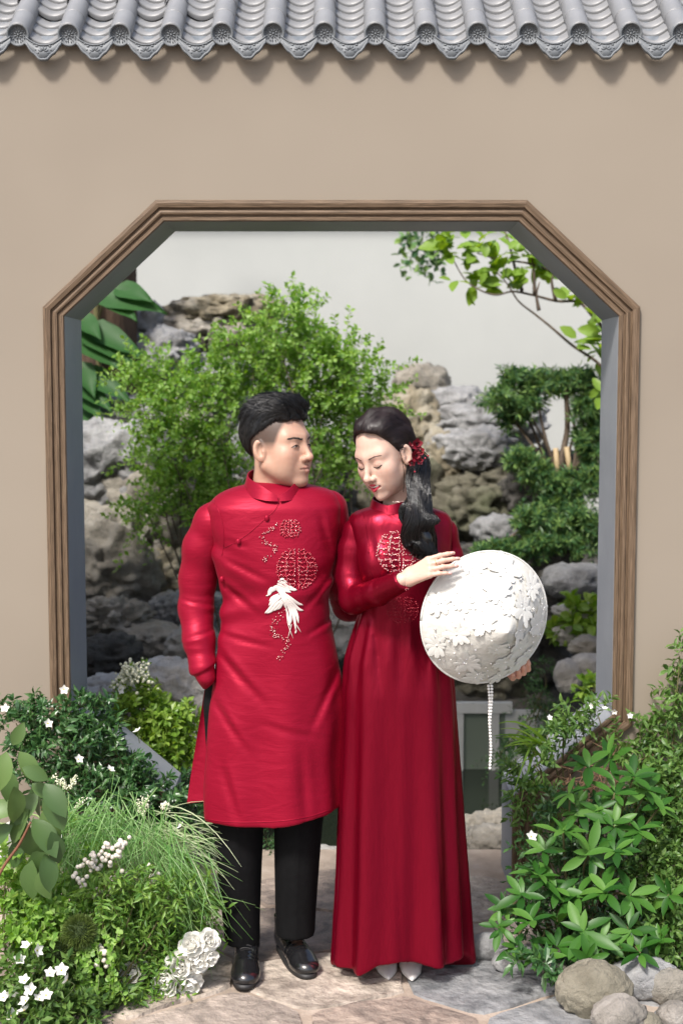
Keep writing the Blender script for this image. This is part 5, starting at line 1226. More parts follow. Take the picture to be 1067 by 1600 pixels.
# back panel showing behind the slit
g = []
for i, (py, l, r) in enumerate(((1062, 322, 345), (1100, 316, 345), (1150, 308, 345), (1200, 300, 345), (1240, 294, 345), (1256, 292, 345))):
    for j, t in enumerate(np.linspace(0, 1, 6)):
        p = U(l + (r - l) * t, py - (t * 6 if py > 1240 else 0), MY + .05 + .02 * math.sin(t * 4 + i * .4)); g.append(p)
g = np.array(g); i = np.arange(5)[:, None] * 6; j = np.arange(5)[None]; Fq = np.stack([i + j, i + j + 1, i + 7 + j, i + 6 + j], -1).reshape(-1, 4)
V2 = np.concatenate([g, g + [0, .004, 0]]); mk("back_panel", V2, [Fq, Fq[:, ::-1] + 36], silk_m, tunic)
# --- stand collar
def collar(parent, mat, ctr_px, Y, rx, ry, z_back, z_front, h, gap, rot=0, tilt_x=0, n=44, thick=.0035, notch=.016, name="collar"):
    c = U(*ctr_px, Y); V = []
    for k in range(n + 1):
        t = gap + (2 * math.pi - 2 * gap) * k / n; fx, fy = math.sin(t + rot), -math.cos(t + rot)          # t=0 is the front
        b = (1 - math.cos(t)) / 2; zb_ = z_front + (z_back - z_front) * b + tilt_x * fx; e = min(k, n - k) / n
        hh = h - notch * max(0, 1 - e / .12) ** 1.1
        for r_, z_ in ((1.0, zb_), (.87, zb_ + hh), (.87 - thick / rx, zb_ + hh), (1 - thick / rx, zb_)): V.append((c[0] + fx * rx * r_, Y + fy * ry * r_, z_))
    V = np.array(V).reshape(n + 1, 4, 3); parts_ = []
    for q in range(4):
        W = np.concatenate([V[:, q], V[:, (q + 1) % 4]]); k = np.arange(n); parts_.append((W, np.stack([k, k + 1, k + n + 2, k + n + 1], 1)))
    for k in (0, n): parts_.append((V[k], np.array([[0, 1, 2, 3]])))
    VV, FF = merge(parts_); return mk(name, VV, FF, mat, parent)
collar(tunic, silk_m, (428, 750), MY - .012, .092, .098, Z(755), Z(783, MY - .1), .045, .035, rot=.22, notch=.030)
# --- trousers
def leg_prof(rows): return prof([(a, b, c, .08 if a < 1400 else .066, .085 if a < 1400 else .062) for a, b, c in rows], MY + .02)
LA = leg_prof([(1240, 328, 424), (1290, 333, 412), (1350, 339, 409), (1420, 346, 407), (1475, 351, 406), (1490, 352, 405)])
LB = leg_prof([(1240, 420, 510), (1290, 428, 504), (1350, 429, 499), (1420, 430, 494), (1466, 432, 491), (1480, 433, 490)])
HP = prof([(1060, 324, 512, .1, .1), (1100, 318, 514, .105, .1), (1150, 321, 514, .105, .1), (1215, 327, 514, .10, .1), (1260, 331, 512, .09, .09)], MY + .02)
def tr_f(x, y, z):
    a, ta = gc(x, y, z, LA, 2.2); b, tb_ = gc(x, y, z, LB, 2.2); a = a - .003 * np.exp(-((np.abs(ta + math.pi / 2)) / .14) ** 2); b = b - .003 * np.exp(-((np.abs(tb_ + math.pi / 2)) / .14) ** 2)
    wv = .0022 * vnoise(x * 20, y * 20, z * 24, 2) * np.clip((Z(1400) - z) / .1, .2, 1)
    zc = np.maximum(a, z - Z(1242)); zd_ = np.maximum(b, z - Z(1242)); hp = np.maximum(np.maximum(gc(x, y, z, HP, 2.4)[0], z - Z(1062)), Z(1262) - z)
    d = smin(np.minimum(zc, zd_), hp, .02) - wv
    return np.maximum(d, np.where(x < U(418, 1400, MY)[0], Z(1478, MY - .02), Z(1466, MY - .02)) - z)
V, F = snet(tr_f, [U(300, 1300, MY)[0], MY - .14, Z(1500)], [U(535, 1300, MY)[0], MY + .16, Z(1055)], .006); V = relax(V, F, 1, .4); mk("trousers", V, F, black_cloth, man)
# --- shoes
def shoe(toe, yaw, par):
    """toe point on the ground, yaw of the pointing direction from straight at the camera"""
    d = np.array([math.sin(yaw), -math.cos(yaw), 0]); l = np.array([math.cos(yaw), math.sin(yaw), 0]); o = toe - d * .285
    def f(x, y, z):
        a = (x - o[0]) * d[0] + (y - o[1]) * d[1]; b = (x - o[0]) * l[0] + (y - o[1]) * l[1]
        q = ell(a, b, z, (.235, .002, .026), (.052, .043, .030)); q = smin(q, rc(a, b, z, (.075, 0, .052), (.200, 0, .034), .038, .040), .025); q = smin(q, ell(a, b, z, (.035, 0, .048), (.040, .034, .052)), .02)
        q = smin(q, rc(a, b, z, (.065, 0, .06), (.055, 0, .115), .036, .040), .02)
        q = q + .0018 * np.exp(-((a - .205) / .004) ** 2) + .0012 * np.exp(-((np.abs(b) - .022) / .003) ** 2) * (a > .08) * (a < .165) * (z > .05)   # toe cap seam, facings
        q = q - .0012 * np.sin(a * 260 + b * 40) * np.exp(-((a - .172) / .018) ** 2)
        return smax(smax(q, .012 - z, .004), z - .125, .004)
    w = .08; V, F = snet(f, np.minimum(o, toe) - [w, w, 0.01] , np.maximum(o, toe) + [w, w, .14], .004); sh = mk("shoe", relax(V, F, 1, .4), F, shoe_m, par)
    ang = np.linspace(0, 2 * math.pi, 41)[:-1]; al = .143 + .146 * np.cos(ang); wd = .040 * np.abs(np.sin(ang)) ** .75 * np.sign(np.sin(ang)) * (1 + .14 * np.cos(ang + .0)) * (1 - .12 * np.exp(-((al - .1) / .05) ** 2))
    P = o + al[:, None] * d + wd[:, None] * l * 1.05; n = 40
    V = np.concatenate([P + [0, 0, .001], P + [0, 0, .016]]); i = np.arange(n); k = (i + 1) % n
    mk("sole", V, [np.stack([i, k, k + n, i + n], 1), list(range(n, 2 * n)), list(range(n - 1, -1, -1))], sole_m, sh)
    for t in np.linspace(.090, .158, 5):
        zs = np.linspace(.16, .0, 200); zz = [zs[np.argmax(f(np.full(200, (o + d * t + l * b)[0]), np.full(200, (o + d * t + l * b)[1]), zs) < 0)] for b in (-.018, -.008, .0, .008, .018)]
        V, F = tube(curve([o + d * t + l * b + [0, 0, z_ + .001] for b, z_ in zip((-.018, -.008, 0, .008, .018), zz)], 3), .0022, 5); mk("lace", V, F, sole_m, sh)
    return sh
shoe(G(382, 1549), math.radians(2), man); shoe(G(484, 1532), math.radians(20), man)
# --- head, hands, hidden body
HRm = head_frame(math.radians(57), math.radians(-2), math.radians(0)); HSm = np.array([1.045, 1.045, 1.085]); HOm = U(436, 696, MY + .005)
hf = head_field(False); hl = ((-.10, -.13, -.20), (.10, .13, .13))
V, F = snet(hf, *hl, .0025); V = relax(V, F, 1, .3); C = head_colors(V, False, SK_M)
# cropped side hair: real short stubble colour on the scalp
side = np.clip((V[:, 2] + .012 + np.clip(-.012 - V[:, 1], 0, .1) * .55) / .026, 0, 1) * np.clip((.052 - V[:, 1] + (V[:, 2] - .04) * .35) / .012, 0, 1) * (np.abs(V[:, 0]) < .0815)
side = np.maximum(side, np.clip((-.052 - V[:, 1]) / .015, 0, 1) * np.clip((V[:, 2] + .085) / .02, 0, 1))
C = C * (1 - side[:, None] * .86) + np.array([.022, .018, .016]) * side[:, None] * .86
pieces = [(to_world(V, HRm, HOm, HSm), F, C)]
tz = Z(790)
body_in = lambda x, y, z: smin(smin(chain(x, y, z, [np.array([HOm[0] - .01, MY + .02, tz + .05]), np.array([U(428, 900, MY)[0], MY, Z(900)]), np.array([U(428, 1080, MY)[0], MY, Z(1080)])], (.05, .085, .085), .02),
        chain(x, y, z, [np.array([U(378, 1100, MY)[0], MY + .02, Z(1100)]), np.array([U(374, 1290, MY)[0], MY + .02, Z(1290)]), np.array([U(378, 1470, MY)[0], MY + .03, Z(1470)])], (.06, .05, .035), .02), .03),
        chain(x, y, z, [np.array([U(470, 1100, MY)[0], MY + .02, Z(1100)]), np.array([U(466, 1290, MY)[0], MY + .02, Z(1290)]), np.array([U(462, 1460, MY)[0], MY + .03, Z(1460)])], (.06, .05, .035), .02), .03)
body_in2 = lambda x, y, z: smin(body_in(x, y, z), smin(chain(x, y, z, [U(425, 800, MY), U(362, 798, MY + .01), U(335, 820, MY + .01), U(318, 855, MY + .02), U(309, 905, MY + .03), U(306, 950, MY + .02), U(311, 1000, MY - .02), U(317, 1035, MY - .04)], (.04, .03, .03, .029, .027, .025, .022, .02), .02), chain(x, y, z, [U(425, 800, MY), U(510, 800, MY + .02), U(526, 900, MY + .1), U(545, 945, MY + .16), U(640, 940, MY + .2)], (.05, .04, .033, .03, .025), .02), .02), .02)
pieces.append(skin_piece(body_in2, [U(285, 900, MY)[0], MY - .15, Z(1485)], [U(665, 900, MY)[0], MY + .27, Z(748)], .012, SK_M))
fr = np.stack([unit(np.array([1, -.05, -.1])), unit(np.array([.05, -.1, 1.0])), unit(np.array([0, 1.0, .1]))], 1)
hfld, _ = hand_field(fr, U(650, 938, MY + .2), [(.2, .25, .15)] * 4); hc = U(700, 938, MY + .2)
pieces.append(skin_piece(hfld, hc - [.17, .07, .08], hc + [.13, .07, .1], .003, SK_M))
V, F, C = join_body(pieces); mbody = mk("body", V, F, skin, man, col=C)
# eyes, lashes, brows
eye_white = mat_flat("eye_white", (.50, .43, .39), .5); iris_m = mat_flat("dark_iris", (.012, .008, .006), .12, .7)
brow_m = mat_flat("brow_hair", (.018, .014, .012), .7)
for s in (-1, 1):
    lash = strip_on(hf, [(s * .0165, -.0055), (s * .024, .0000), (s * .033, .0012), (s * .041, -.0008), (s * .0475, -.0050)], .0004)
    V, F = tube(to_world(lash, HRm, HOm, HSm), np.r_[np.linspace(.0008, .0019, len(lash) // 2), np.linspace(.0019, .0010, len(lash) - len(lash) // 2)], 5); mk("eyelash", V, F, iris_m, mbody)
    ev = strip_on(hf, [(s * .019, -.0048), (s * .026, -.0030), (s * .033, -.0026), (s * .040, -.0034), (s * .0455, -.0052)], -.0006)
    V, F = tube(to_world(ev, HRm, HOm, HSm), np.interp(np.linspace(0, 1, len(ev)), [0, .5, 1], [.0007, .0018, .0007]), 6); mk("eye", V, F, eye_white, mbody)
    c = np.array([s * .034, surf(hf, s * .034, -.0024) + .0005, -.0024]); V, F = uvsphere(c, (.0046, .0013, .0024), 10, 7); mk("iris", to_world(V, HRm, HOm, HSm), F, iris_m, mbody)
    fold = strip_on(hf, [(s * .018, .0010), (s * .026, .0056), (s * .035, .0062), (s * .044, .0030)], -.0002)
    V, F = tube(to_world(fold, HRm, HOm, HSm), .0005, 4); mk("lid_crease", V, F, mat_flat("lid_crease_%d" % s, (.22, .11, .08), .6), mbody)
    bl = []
    rr = np.random.default_rng(9)
    for k in range(100):
        t = rr.uniform(0, 1); x = .013 + .038 * t; z = .0150 + .0060 * math.sin(t * 2.3) + rr.normal(0, .0013) * (1 - .5 * t); x2, z2 = x + .006, z + .0015 - .003 * t
        a = np.array([s * x, surf(hf, s * x, z) + .0003, z]); b = np.array([s * x2, surf(hf, s * x2, z2) + .0008, z2]); bl.append(tube(to_world(np.array([a, (a + b) / 2 + [0, .0004, 0], b]), HRm, HOm, HSm), (.0006, .0006, .0002), 3))
    V, F = merge(bl); mk("eyebrow", V, F, brow_m, mbody)
# --- hair
def mhair_f(x, y, z):
    X = np.abs(x)
    d = ell(x, y, z, (0, -.021, .040), (.0815, .1035, .090))
    top = ell(x, y, z, (0, -.018, .092), (.070, .086, .048))
    top = smin(top, rc(x, y, z, (-.045, .044, .104), (.045, .046, .108), .026, .024), .03)
    d = smin(d, top, .03)
    # hairline: keep what lies above and behind the fringe line
    line = (.080 - z) - np.clip(.035 - y, 0, .2) * .62 - np.clip(-.045 - y, 0, .2) * 1.9
    d = smax(d, line - .012, .010)
    d = smax(d, -(hf(x, y, z) - .000), .004)
    gro = np.sin(x * 210 + 25 * vnoise(x * 25, y * 25, z * 25, 3)) * .0012 + np.sin(x * 90 + y * 60 + 10 * vnoise(x * 18, y * 18, z * 18, 4)) * .0022
    return d - gro * np.clip((z - .03) / .05, 0, 1)
V, F = snet(mhair_f, (-.10, -.14, -.09), (.10, .12, .17), .003); V = relax(V, F, 1, .3)
mhair = mk("hair", to_world(V, HRm, HOm, HSm), F, hair_black, man)
rr = np.random.default_rng(4); N = vnormals(V, F); keep = (hf(V[:, 0], V[:, 1], V[:, 2]) > .003) ; I = np.nonzero(keep)[0]; I = rr.choice(I, 5200)
P = V[I] + rr.normal(0, .0008, (len(I), 3)); n_ = N[I]; sgn = np.sign(((V[I] - [0, -.02, .04]) * n_).sum(1))[:, None]; n_ = n_ * sgn
topw = np.clip((P[:, 2] - .075) / .03, 0, 1)[:, None]
D = topw * (np.array([.55, -.75, .35]) + rr.normal(0, .25, P.shape)) + (1 - topw) * (np.array([0, -.35, -1.0]) + rr.normal(0, .18, P.shape))
fr_ = np.clip((P[:, 1] - .05) / .03, 0, 1)[:, None]; D = D * (1 - fr_) + fr_ * (np.array([.75, -.35, .55]) + rr.normal(0, .25, P.shape))
V, F = strands(P, D, n_, np.where(topw[:, 0] > .3, rr.uniform(.018, .034, len(I)), rr.uniform(.007, .012, len(I))), .0008, 5, np.where(topw > .3, .09, .02), rr, .05)
mk("strands", to_world(V, HRm, HOm, HSm), F, hair_black, mhair)
# --- embroidery on the tunic
def beads(name, px, py, f, rad, m, par, lift=.001):
    p, n, ok = hits(f, px, py); p, n = p[ok], n[ok]; r = np.broadcast_to(rad, (len(ok),))[ok]
    V, F = merge([uvsphere(a + b * (lift + q * .5), q, 5, 4) for a, b, q in zip(p, n, r)]); return tag(mk(name, V, F, m, par), kind="stuff")
eb = np.random.default_rng(77)
def roundel(cx, cy, rx, ry, nrow, gap, dens=1.0, jit=.8):
    """two-halved roundel of horizontal bead bars"""
    P = []
    for k in range(nrow):
        y = cy - ry + (k + .5) * 2 * ry / nrow; w = rx * math.sqrt(max(0, 1 - ((y - cy) / ry) ** 2))
        for s in (-1, 1):
            if w < gap + 3: continue
            n = int((w - gap) / 2.0 * dens) + 1
            for t in np.linspace(gap, w, n): P.append((cx + s * t, y))
    for s in (-1, 1):
        for y in np.arange(cy - ry * .85, cy + ry * .85, 2.4 / dens): P.append((cx + s * gap, y)); w = rx * math.sqrt(max(0, 1 - ((y - cy) / ry) ** 2)); P.append((cx + s * w, y)) ; P.append((cx + s * (gap + w) / 2, y))
    P = np.array(P); return P + eb.normal(0, jit, P.shape)
def trail(pts, n, w):
    q = curve([(a, b, 0) for a, b in pts], 12); i = eb.integers(0, len(q), n); return q[i][:, :2] + eb.normal(0, w, (n, 2))
A = np.concatenate([roundel(453, 826, 15, 15, 6, 2, 1.5), roundel(463, 889, 30, 33, 10, 3.5, 1.5)])
B = np.concatenate([trail([(434, 819), (425, 826), (413, 834), (411, 845), (420, 851), (432, 855), (428, 862), (416, 872), (412, 876)], 110, 1.8), trail([(440, 955), (432, 965), (426, 980), (428, 992), (440, 998), (448, 1003), (446, 1015), (437, 1025), (436, 1030)], 130, 3.2)])
beads("red_beads", A[:, 0], A[:, 1], coat_f, .0024, gem_red, tunic)
q = np.concatenate([A[eb.random(len(A)) < .30], B[eb.random(len(B)) < .55]]); beads("crystal_beads", q[:, 0] + .6, q[:, 1] - .6, coat_f, .0013, gem_clear, tunic, .0022)
beads("trail_beads", B[:, 0], B[:, 1], coat_f, .0016, gem_red, tunic)
def feather(pts, w, f, par, m, name="feather", lift=.0025):
    q = curve([(a, b, 0) for a, b in pts], 5)[:, :2]; n = len(q); t = np.gradient(q, axis=0); t /= np.linalg.norm(t, axis=1, keepdims=True) + 1e-9; s = np.stack([-t[:, 1], t[:, 0]], 1); pr = np.sin(np.linspace(.18, math.pi, n)) ** .6 * w
    R = [q + s * pr[:, None] * k for k in (-1, 0, 1)]; al = np.concatenate(R); p, nn, ok = hits(f, al[:, 0], al[:, 1]); p = p + nn * (lift + .0022 * np.repeat([0, 1, 0], n))[:, None]
    i = np.arange(n - 1); F = np.concatenate([np.stack([i, i + 1, i + n + 1, i + n], 1), np.stack([i + n, i + n + 1, i + 2 * n + 1, i + 2 * n], 1)]); return mk(name, p, F, m, par)
for pts, w in (([(424, 924), (432, 918), (440, 924), (445, 938), (446, 950)], 6), ([(420, 930), (424, 921), (432, 919)], 4.5), ([(420, 930), (416, 931)], 1.4),
               ([(434, 908), (444, 912), (456, 920), (464, 922)], 4), ([(433, 912), (445, 917), (457, 923)], 3.5), ([(434, 916), (446, 922), (455, 926)], 3), ([(436, 907), (442, 905), (450, 912)], 2.5),
               ([(440, 932), (430, 940), (421, 952), (414, 958)], 3.4), ([(441, 936), (432, 945), (424, 954), (417, 958)], 3.2), ([(442, 938), (435, 948), (428, 954)], 3), ([(438, 930), (427, 938), (420, 946)], 3), ([(436, 928), (426, 934), (421, 940)], 2.6), ([(443, 940), (438, 948), (434, 952)], 2.4),
               ([(446, 928), (456, 936), (466, 943), (473, 945)], 2.8), ([(447, 932), (458, 943), (467, 952), (474, 954)], 2.8), ([(447, 936), (458, 948), (464, 962), (466, 974)], 3), ([(447, 938), (456, 952), (460, 968), (462, 986)], 3), ([(446, 940), (453, 955), (454, 970), (450, 978)], 2.4), ([(445, 942), (449, 958), (452, 972), (454, 980)], 2), ([(447, 950), (450, 975), (458, 998)], .8), ([(456, 975), (453, 985), (450, 996)], .7), ([(462, 975), (470, 988)], .8), ([(463, 984), (461, 990)], 1.6)):
    feather(pts, w * .8, coat_f, tunic, lace_w)
# ------------------------------------------------------------------ the bride
BY = -.67
SK_B = (.54, .360, .285)
bride = empty("person", (U(625, 1510, BY)[0], BY, 0)); tag(bride, "woman in a deep red satin gown holding a white flowered conical hat", "person")
ZB = lambda py, Y=BY: U(620, py, Y)[2]
BP = prof([(786, 600, 640, .045, .05), (790, 588, 658, .055, .065), (795, 566, 682, .066, .078), (802, 550, 699, .078, .086), (815, 544, 706, .090, .090), (835, 548, 706, .098, .090), (860, 556, 704, .108, .088), (890, 562, 702, .114, .084), (920, 564, 694, .104, .078), (955, 562, 684, .088, .074), (985, 553, 688, .088, .080), (1030, 541, 700, .098, .094), (1080, 536, 706, .108, .104), (1150, 535, 709, .116, .110), (1260, 532, 714, .126, .114), (1380, 529, 719, .138, .122), (1470, 525, 722, .148, .13), (1530, 521, 726, .155, .135)], BY)
HEM = np.array([U(a, c, BY - .15)[[0, 2]] for a, c in ((505, 1515), (527, 1530), (560, 1528), (590, 1512), (620, 1508), (650, 1511), (680, 1516), (705, 1520), (740, 1512))])
def gown_f(x, y, z):
    d, th = gc(x, y, z, BP, 2.2)
    k = np.clip((ZB(990) - z) / (ZB(990) - ZB(1500)), 0, 1)
    fold = .55 * np.sin(th * 6 + 1.1 + z * .5) + .5 * np.sin(th * 11 + .4 - z * .8) + .35 * np.sin(th * 3 + 2.2)
    sharp = np.abs(np.sin(th * 4.5 + .6 + .5 * np.sin(z * 3))) ** .6 - .6
    d = d - (.002 + .018 * k) * fold - .010 * k * sharp
    k2 = np.exp(-((z - ZB(1020)) / .10) ** 2); d = d - .004 * k2 * np.sin(th * 14 + 1)
    for (px_, py_) in ((596, 880), (662, 880)): 
        c = U(px_, py_, BY - .065); d = smin(d, ell(x, y, z, c, (.052, .055, .055)), .045)
    for (px_, s) in ((586, 1), (668, -1)):                # darts
        xa = U(px_, 1000, BY)[0]; d = d + .0045 * np.exp(-((x - xa + s * (z - ZB(1000)) * .08) / .008) ** 2) * np.exp(-((z - ZB(995)) / .10) ** 2) * (y < BY)
    s1 = (x - U(582, 850, BY)[0]) + (z - ZB(850)) * .1; d = d + .005 * np.exp(-(s1 / .012) ** 2) * np.exp(-((z - ZB(862)) / .07) ** 2) * (y < BY)
    d = d - .0012 * vnoise(x * 18, y * 18, z * 10, 12)
    hem = np.interp(x, HEM[:, 0], HEM[:, 1]) * np.clip((BY + .02 - y) / .05, 0, 1)
    return smax(smax(d, np.maximum(hem, .006) - z, .006), z - ZB(788), .008)
V, F = snet(gown_f, [U(490, 1500, BY)[0], BY - .26, -.02], [U(755, 1500, BY)[0], BY + .24, ZB(778)], .006); V = relax(V, F, 1, .4)
gown = mk("gown", V, F, satin_b, bride); gown["label"] = "floor-length deep red satin gown with beaded roundels"
HAT_Y = -.85
wr_px, wr_Y = (634, 905), -.915
bR = sleeve_field([U(582, 812, BY + .005), U(558, 832, BY + .005), U(551, 860, BY + .0), U(547, 900, BY - .01), U(553, 937, BY - .045), U(590, 926, BY - .145), U(630, 906, wr_Y)], (.034, .042, .0440, .0425, .043, .038, .031), .014,
    [(.50, .12, 40, .0045, -1.2), (.72, .14, 34, .0035, 1.6), (.2, .14, 26, .0025, 1)], 21)
wdir = unit(U(634, 905, wr_Y) - U(590, 926, BY - .145))
wc = U(630, 906, wr_Y)
def bR2(x, y, z):
    t = (x - wc[0]) * wdir[0] + (y - wc[1]) * wdir[1] + (z - wc[2]) * wdir[2] + (z - wc[2]) * .35
    d = bR(x, y, z); return smax(smax(d, t - .004, .003), -(d + .009) - np.clip(-t - .02, 0, 1) * 1.5, .002)
V, F = snet(bR2, [U(505, 900, BY)[0], wr_Y - .07, ZB(985)], [U(665, 900, BY)[0], BY + .08, ZB(786)], .0045); V = relax(V, F, 1, .4); mk("sleeve", V, F, satin_b, gown)
bL = sleeve_field([U(672, 812, BY + .005), U(693, 832, BY + .01), U(701, 870, BY + .02), U(716, 930, BY + .0), U(726, 975, BY - .02), U(752, 1000, BY - .03), U(778, 1022, -.70)], (.034, .040, .041, .040, .038, .034, .030), .014, [(.3, .15, 26, .003, 1), (.6, .15, 40, .004, 1)], 23)
V, F = snet(bL, [U(650, 900, BY)[0], BY - .13, ZB(1050)], [U(810, 900, BY)[0], BY + .1, ZB(786)], .0055); V = relax(V, F, 1, .4); mk("sleeve", V, F, satin_b, gown)
bun = lambda x, y, z: np.minimum(np.minimum(gown_f(x, y, z), bR2(x, y, z)), bL(x, y, z))
seam("shoulder_seam", [(566, 797), (570, 815), (574, 840), (576, 865)], bun, gown, satin_b, .001)
bcol = collar(gown, satin_b, (612, 785), BY - .004, .068, .070, ZB(790), ZB(804, BY - .07), .034, .004, rot=-.25, notch=.008)
# --- head frame
HRb = head_frame(math.radians(-40), math.radians(21), math.radians(-7)); HSb = np.array([.95, .965, 1.04]); HOb = U(600, 710, BY - .03)
hfb = head_field(True)
V, F = snet(hfb, (-.10, -.13, -.13), (.10, .13, .13), .0025); V = relax(V, F, 1, .3); C = head_colors(V, True, SK_B)
pieces = [(to_world(V, HRb, HOb, HSb), F, C)]
nk = to_world(np.array([[0, -.034, -.085]]), HRb, HOb, HSb)[0]; nb = np.array([U(622, 800, BY)[0], BY + .01, ZB(815)])
def bb(x, y, z):
    d = rc(x, y, z, nk, nb, .043, .050); d = smin(d, chain(x, y, z, [nb, U(625, 900, BY), U(622, 1000, BY), U(600, 1250, BY), U(605, 1480, BY)], (.05, .06, .07, .05, .03), .03), .02)
    d = smin(d, chain(x, y, z, [U(622, 1000, BY), U(655, 1250, BY), U(650, 1480, BY)], (.07, .05, .03), .03), .03)
    d = smin(d, chain(x, y, z, [U(622, 822, BY), U(582, 814, BY + .005), U(558, 834, BY + .005), U(551, 862, BY), U(548, 900, BY - .01), U(554, 935, BY - .045), U(590, 925, BY - .145), U(628, 907, wr_Y), U(637, 904, wr_Y)], (.03, .018, .022, .024, .024, .022, .020, .0175, .0165), .02), .02)
    return smin(d, chain(x, y, z, [U(622, 822, BY), U(672, 814, BY + .005), U(693, 834, BY + .01), U(701, 870, BY + .02), U(716, 930, BY), U(727, 975, BY - .02), U(752, 1000, BY - .03), U(778, 1022, -.70)], (.03, .018, .022, .022, .022, .02, .02, .018), .02), .02)
pieces.append(skin_piece(bb, [U(520, 900, BY)[0], wr_Y - .05, ZB(1500)], [U(800, 900, BY)[0], BY + .12, nk[2] + .06], .007, SK_B))
# right hand laid over the hat brim
al = unit(U(684, 880, -.962) - U(634, 905, wr_Y)); nn = unit(np.array([-.25, -.85, .48])); ac = unit(np.cross(nn, al)); nn = np.cross(al, ac)
frh = np.stack([al, ac, nn], 1)
hfR, fing = hand_field(frh, U(636, 904, wr_Y), [(.40, .22, .12), (.42, .26, .14), (.42, .30, .16), (.38, .34, .2)], splay=(.02, -.02, -.06, -.12), sc=.90, wrist=-.022, thumb=((.012, .024, -.008), (.045, .036, -.030), (.072, .036, -.046)))
hc = U(680, 888, -.95); pieces.append(skin_piece(hfR, hc - [.15, .10, .09], hc + [.12, .10, .09], .0024, (SK_B[0] * 1.02, SK_B[1] * .98, SK_B[2] * .97)))
# left hand: fingers wrapped up round the lower brim
FG = [((804, 1028), (825, 1046), (823, 1028)), ((798, 1034), (818, 1052), (815, 1034)), ((792, 1038), (810, 1057), (807, 1041)), ((786, 1042), (801, 1060), (798, 1048))]
def hfL(x, y, z):
    d = rc(x, y, z, U(776, 1020, -.695), U(790, 1030, -.70), .021, .020)
    for i, (a, b, c) in enumerate(FG):
        A, B_, C_ = U(*a, -.715), U(*b, -.755), U(*c, -.785); d = smin(d, rc(x, y, z, U(784, 1026, -.70), A, .014, .0115), .012)
        d = smin(d, chain(x, y, z, [A, (A + B_) / 2 + [.002, 0, -.004], B_, (B_ + C_) / 2 + [.002, -.004, 0], C_], (.0095, .0085, .0080, .0072, .0056), .004), .003)
    return smin(d, chain(x, y, z, [U(784, 1022, -.70), U(800, 1010, -.705), U(812, 1003, -.715)], (.013, .011, .008), .005), .008)
hc = U(805, 1035, -.74); pieces.append(skin_piece(hfL, hc - [.08, .08, .07], hc + [.07, .08, .08], .0024, (SK_B[0], SK_B[1] * .80, SK_B[2] * .74)))
V, F, C = join_body(pieces); bbody = mk("body", V, F, skin, bride, col=C)
nail_m = mat_flat("nail_polish", (.62, .36, .34), .2, .6)
for i in range(4):
    p0, p1 = fing[i][2], fing[i][3]; d = unit(p1 - p0); up_ = unit(np.array([0, 0, 1.0]) - d * d[2]); c = p0 + (p1 - p0) * .72 + up_ * .0054
    V, F = uvsphere((0, 0, 0), (.0055, .0042, .0014), 8, 6); s_ = np.cross(up_, d); V = V[:, :1] * d + V[:, 1:2] * s_ + V[:, 2:] * up_ + c; mk("nail", (V * .9) @ frh.T + U(636, 904, wr_Y), F, nail_m, bbody)
for i, (a, b, c) in enumerate(FG[:3]):
    C_ = U(*c, -.785); V, F = uvsphere(C_ + [-.0015, -.0055, .0015], (.0042, .0018, .0055), 8, 6); mk("nail", V, F, nail_m, bbody)
V, F = tube([np.array([math.cos(t) * .0088, math.sin(t) * .0088, 0]) for t in np.linspace(0, 2 * math.pi, 20)], .0011, 5); 
p0, p1 = fing[1][0], fing[1][1]; dd = unit(p1 - p0); s_ = unit(np.cross(dd, [0, 1, 0])); t_ = np.cross(dd, s_); V = V[:, :1] * s_ + V[:, 1:2] * t_ + V[:, 2:] * dd + p0 + (p1 - p0) * .45
mk("ring", (V * .9) @ frh.T + U(636, 904, wr_Y), F, mat_flat("gold", (.75, .55, .25), .2, metal=1), bbody)
# --- face details: lowered lids, brows, teeth, earring
teeth_m = mat_flat("teeth", (.75, .70, .66), .25)
ang = np.linspace(-1, 1, 13); tp = np.array([(a * .0225, .0900 - .009 * a * a, -.0620 + .003 * a * a) for a in ang]); V, F = tube(tp, .0046, 6); mk("teeth", to_world(V, HRb, HOb, HSb), F, teeth_m, bbody)
for a in np.linspace(-.8, .8, 7):
    V, F = uvsphere((a * .0225, .0942 - .009 * a * a, -.0615 + .003 * a * a), (.0009, .0007, .0009), 6, 4); mk("brace_bracket", to_world(V, HRb, HOb, HSb), F, mat_flat("steel_%d" % int(a * 10), (.6, .6, .6), .2, metal=1), bbody)
for s in (-1, 1):
    lash = strip_on(hfb, [(s * .0175, -.0060), (s * .024, -.0092), (s * .032, -.0104), (s * .040, -.0092), (s * .0480, -.0040)], .0006)
    V, F = tube(to_world(lash, HRb, HOb, HSb), np.interp(np.linspace(0, 1, len(lash)), [0, .6, 1], [.0008, .0021, .0014]), 5); mk("eyelash", V, F, iris_m, bbody)
    fold = strip_on(hfb, [(s * .019, .0010), (s * .026, .0045), (s * .035, .0048), (s * .045, .0010)], -.0002); V, F = tube(to_world(fold, HRb, HOb, HSb), .0005, 4); mk("lid_crease", V, F, mat_flat("lid_shade_%d" % s, (.30, .13, .11), .6), bbody)
    bl = []; rr = np.random.default_rng(19)
    for k in range(70):
        t = rr.uniform(0, 1); x = .013 + .038 * t; z = .0175 + .0055 * math.sin(t * 2.4) + rr.normal(0, .0009) * (1 - .5 * t); x2, z2 = x + .005, z + .001 - .002 * t
        a = np.array([s * x, surf(hfb, s * x, z) + .0002, z]); b = np.array([s * x2, surf(hfb, s * x2, z2) + .0005, z2]); bl.append(tube(to_world(np.array([a, (a + b) / 2 + [0, .0003, 0], b]), HRb, HOb, HSb), (.0006, .0006, .0002), 3))
    V, F = merge(bl); mk("eyebrow", V, F, mat_flat("brow_brown_%d" % s, (.10, .055, .045), .7), bbody)
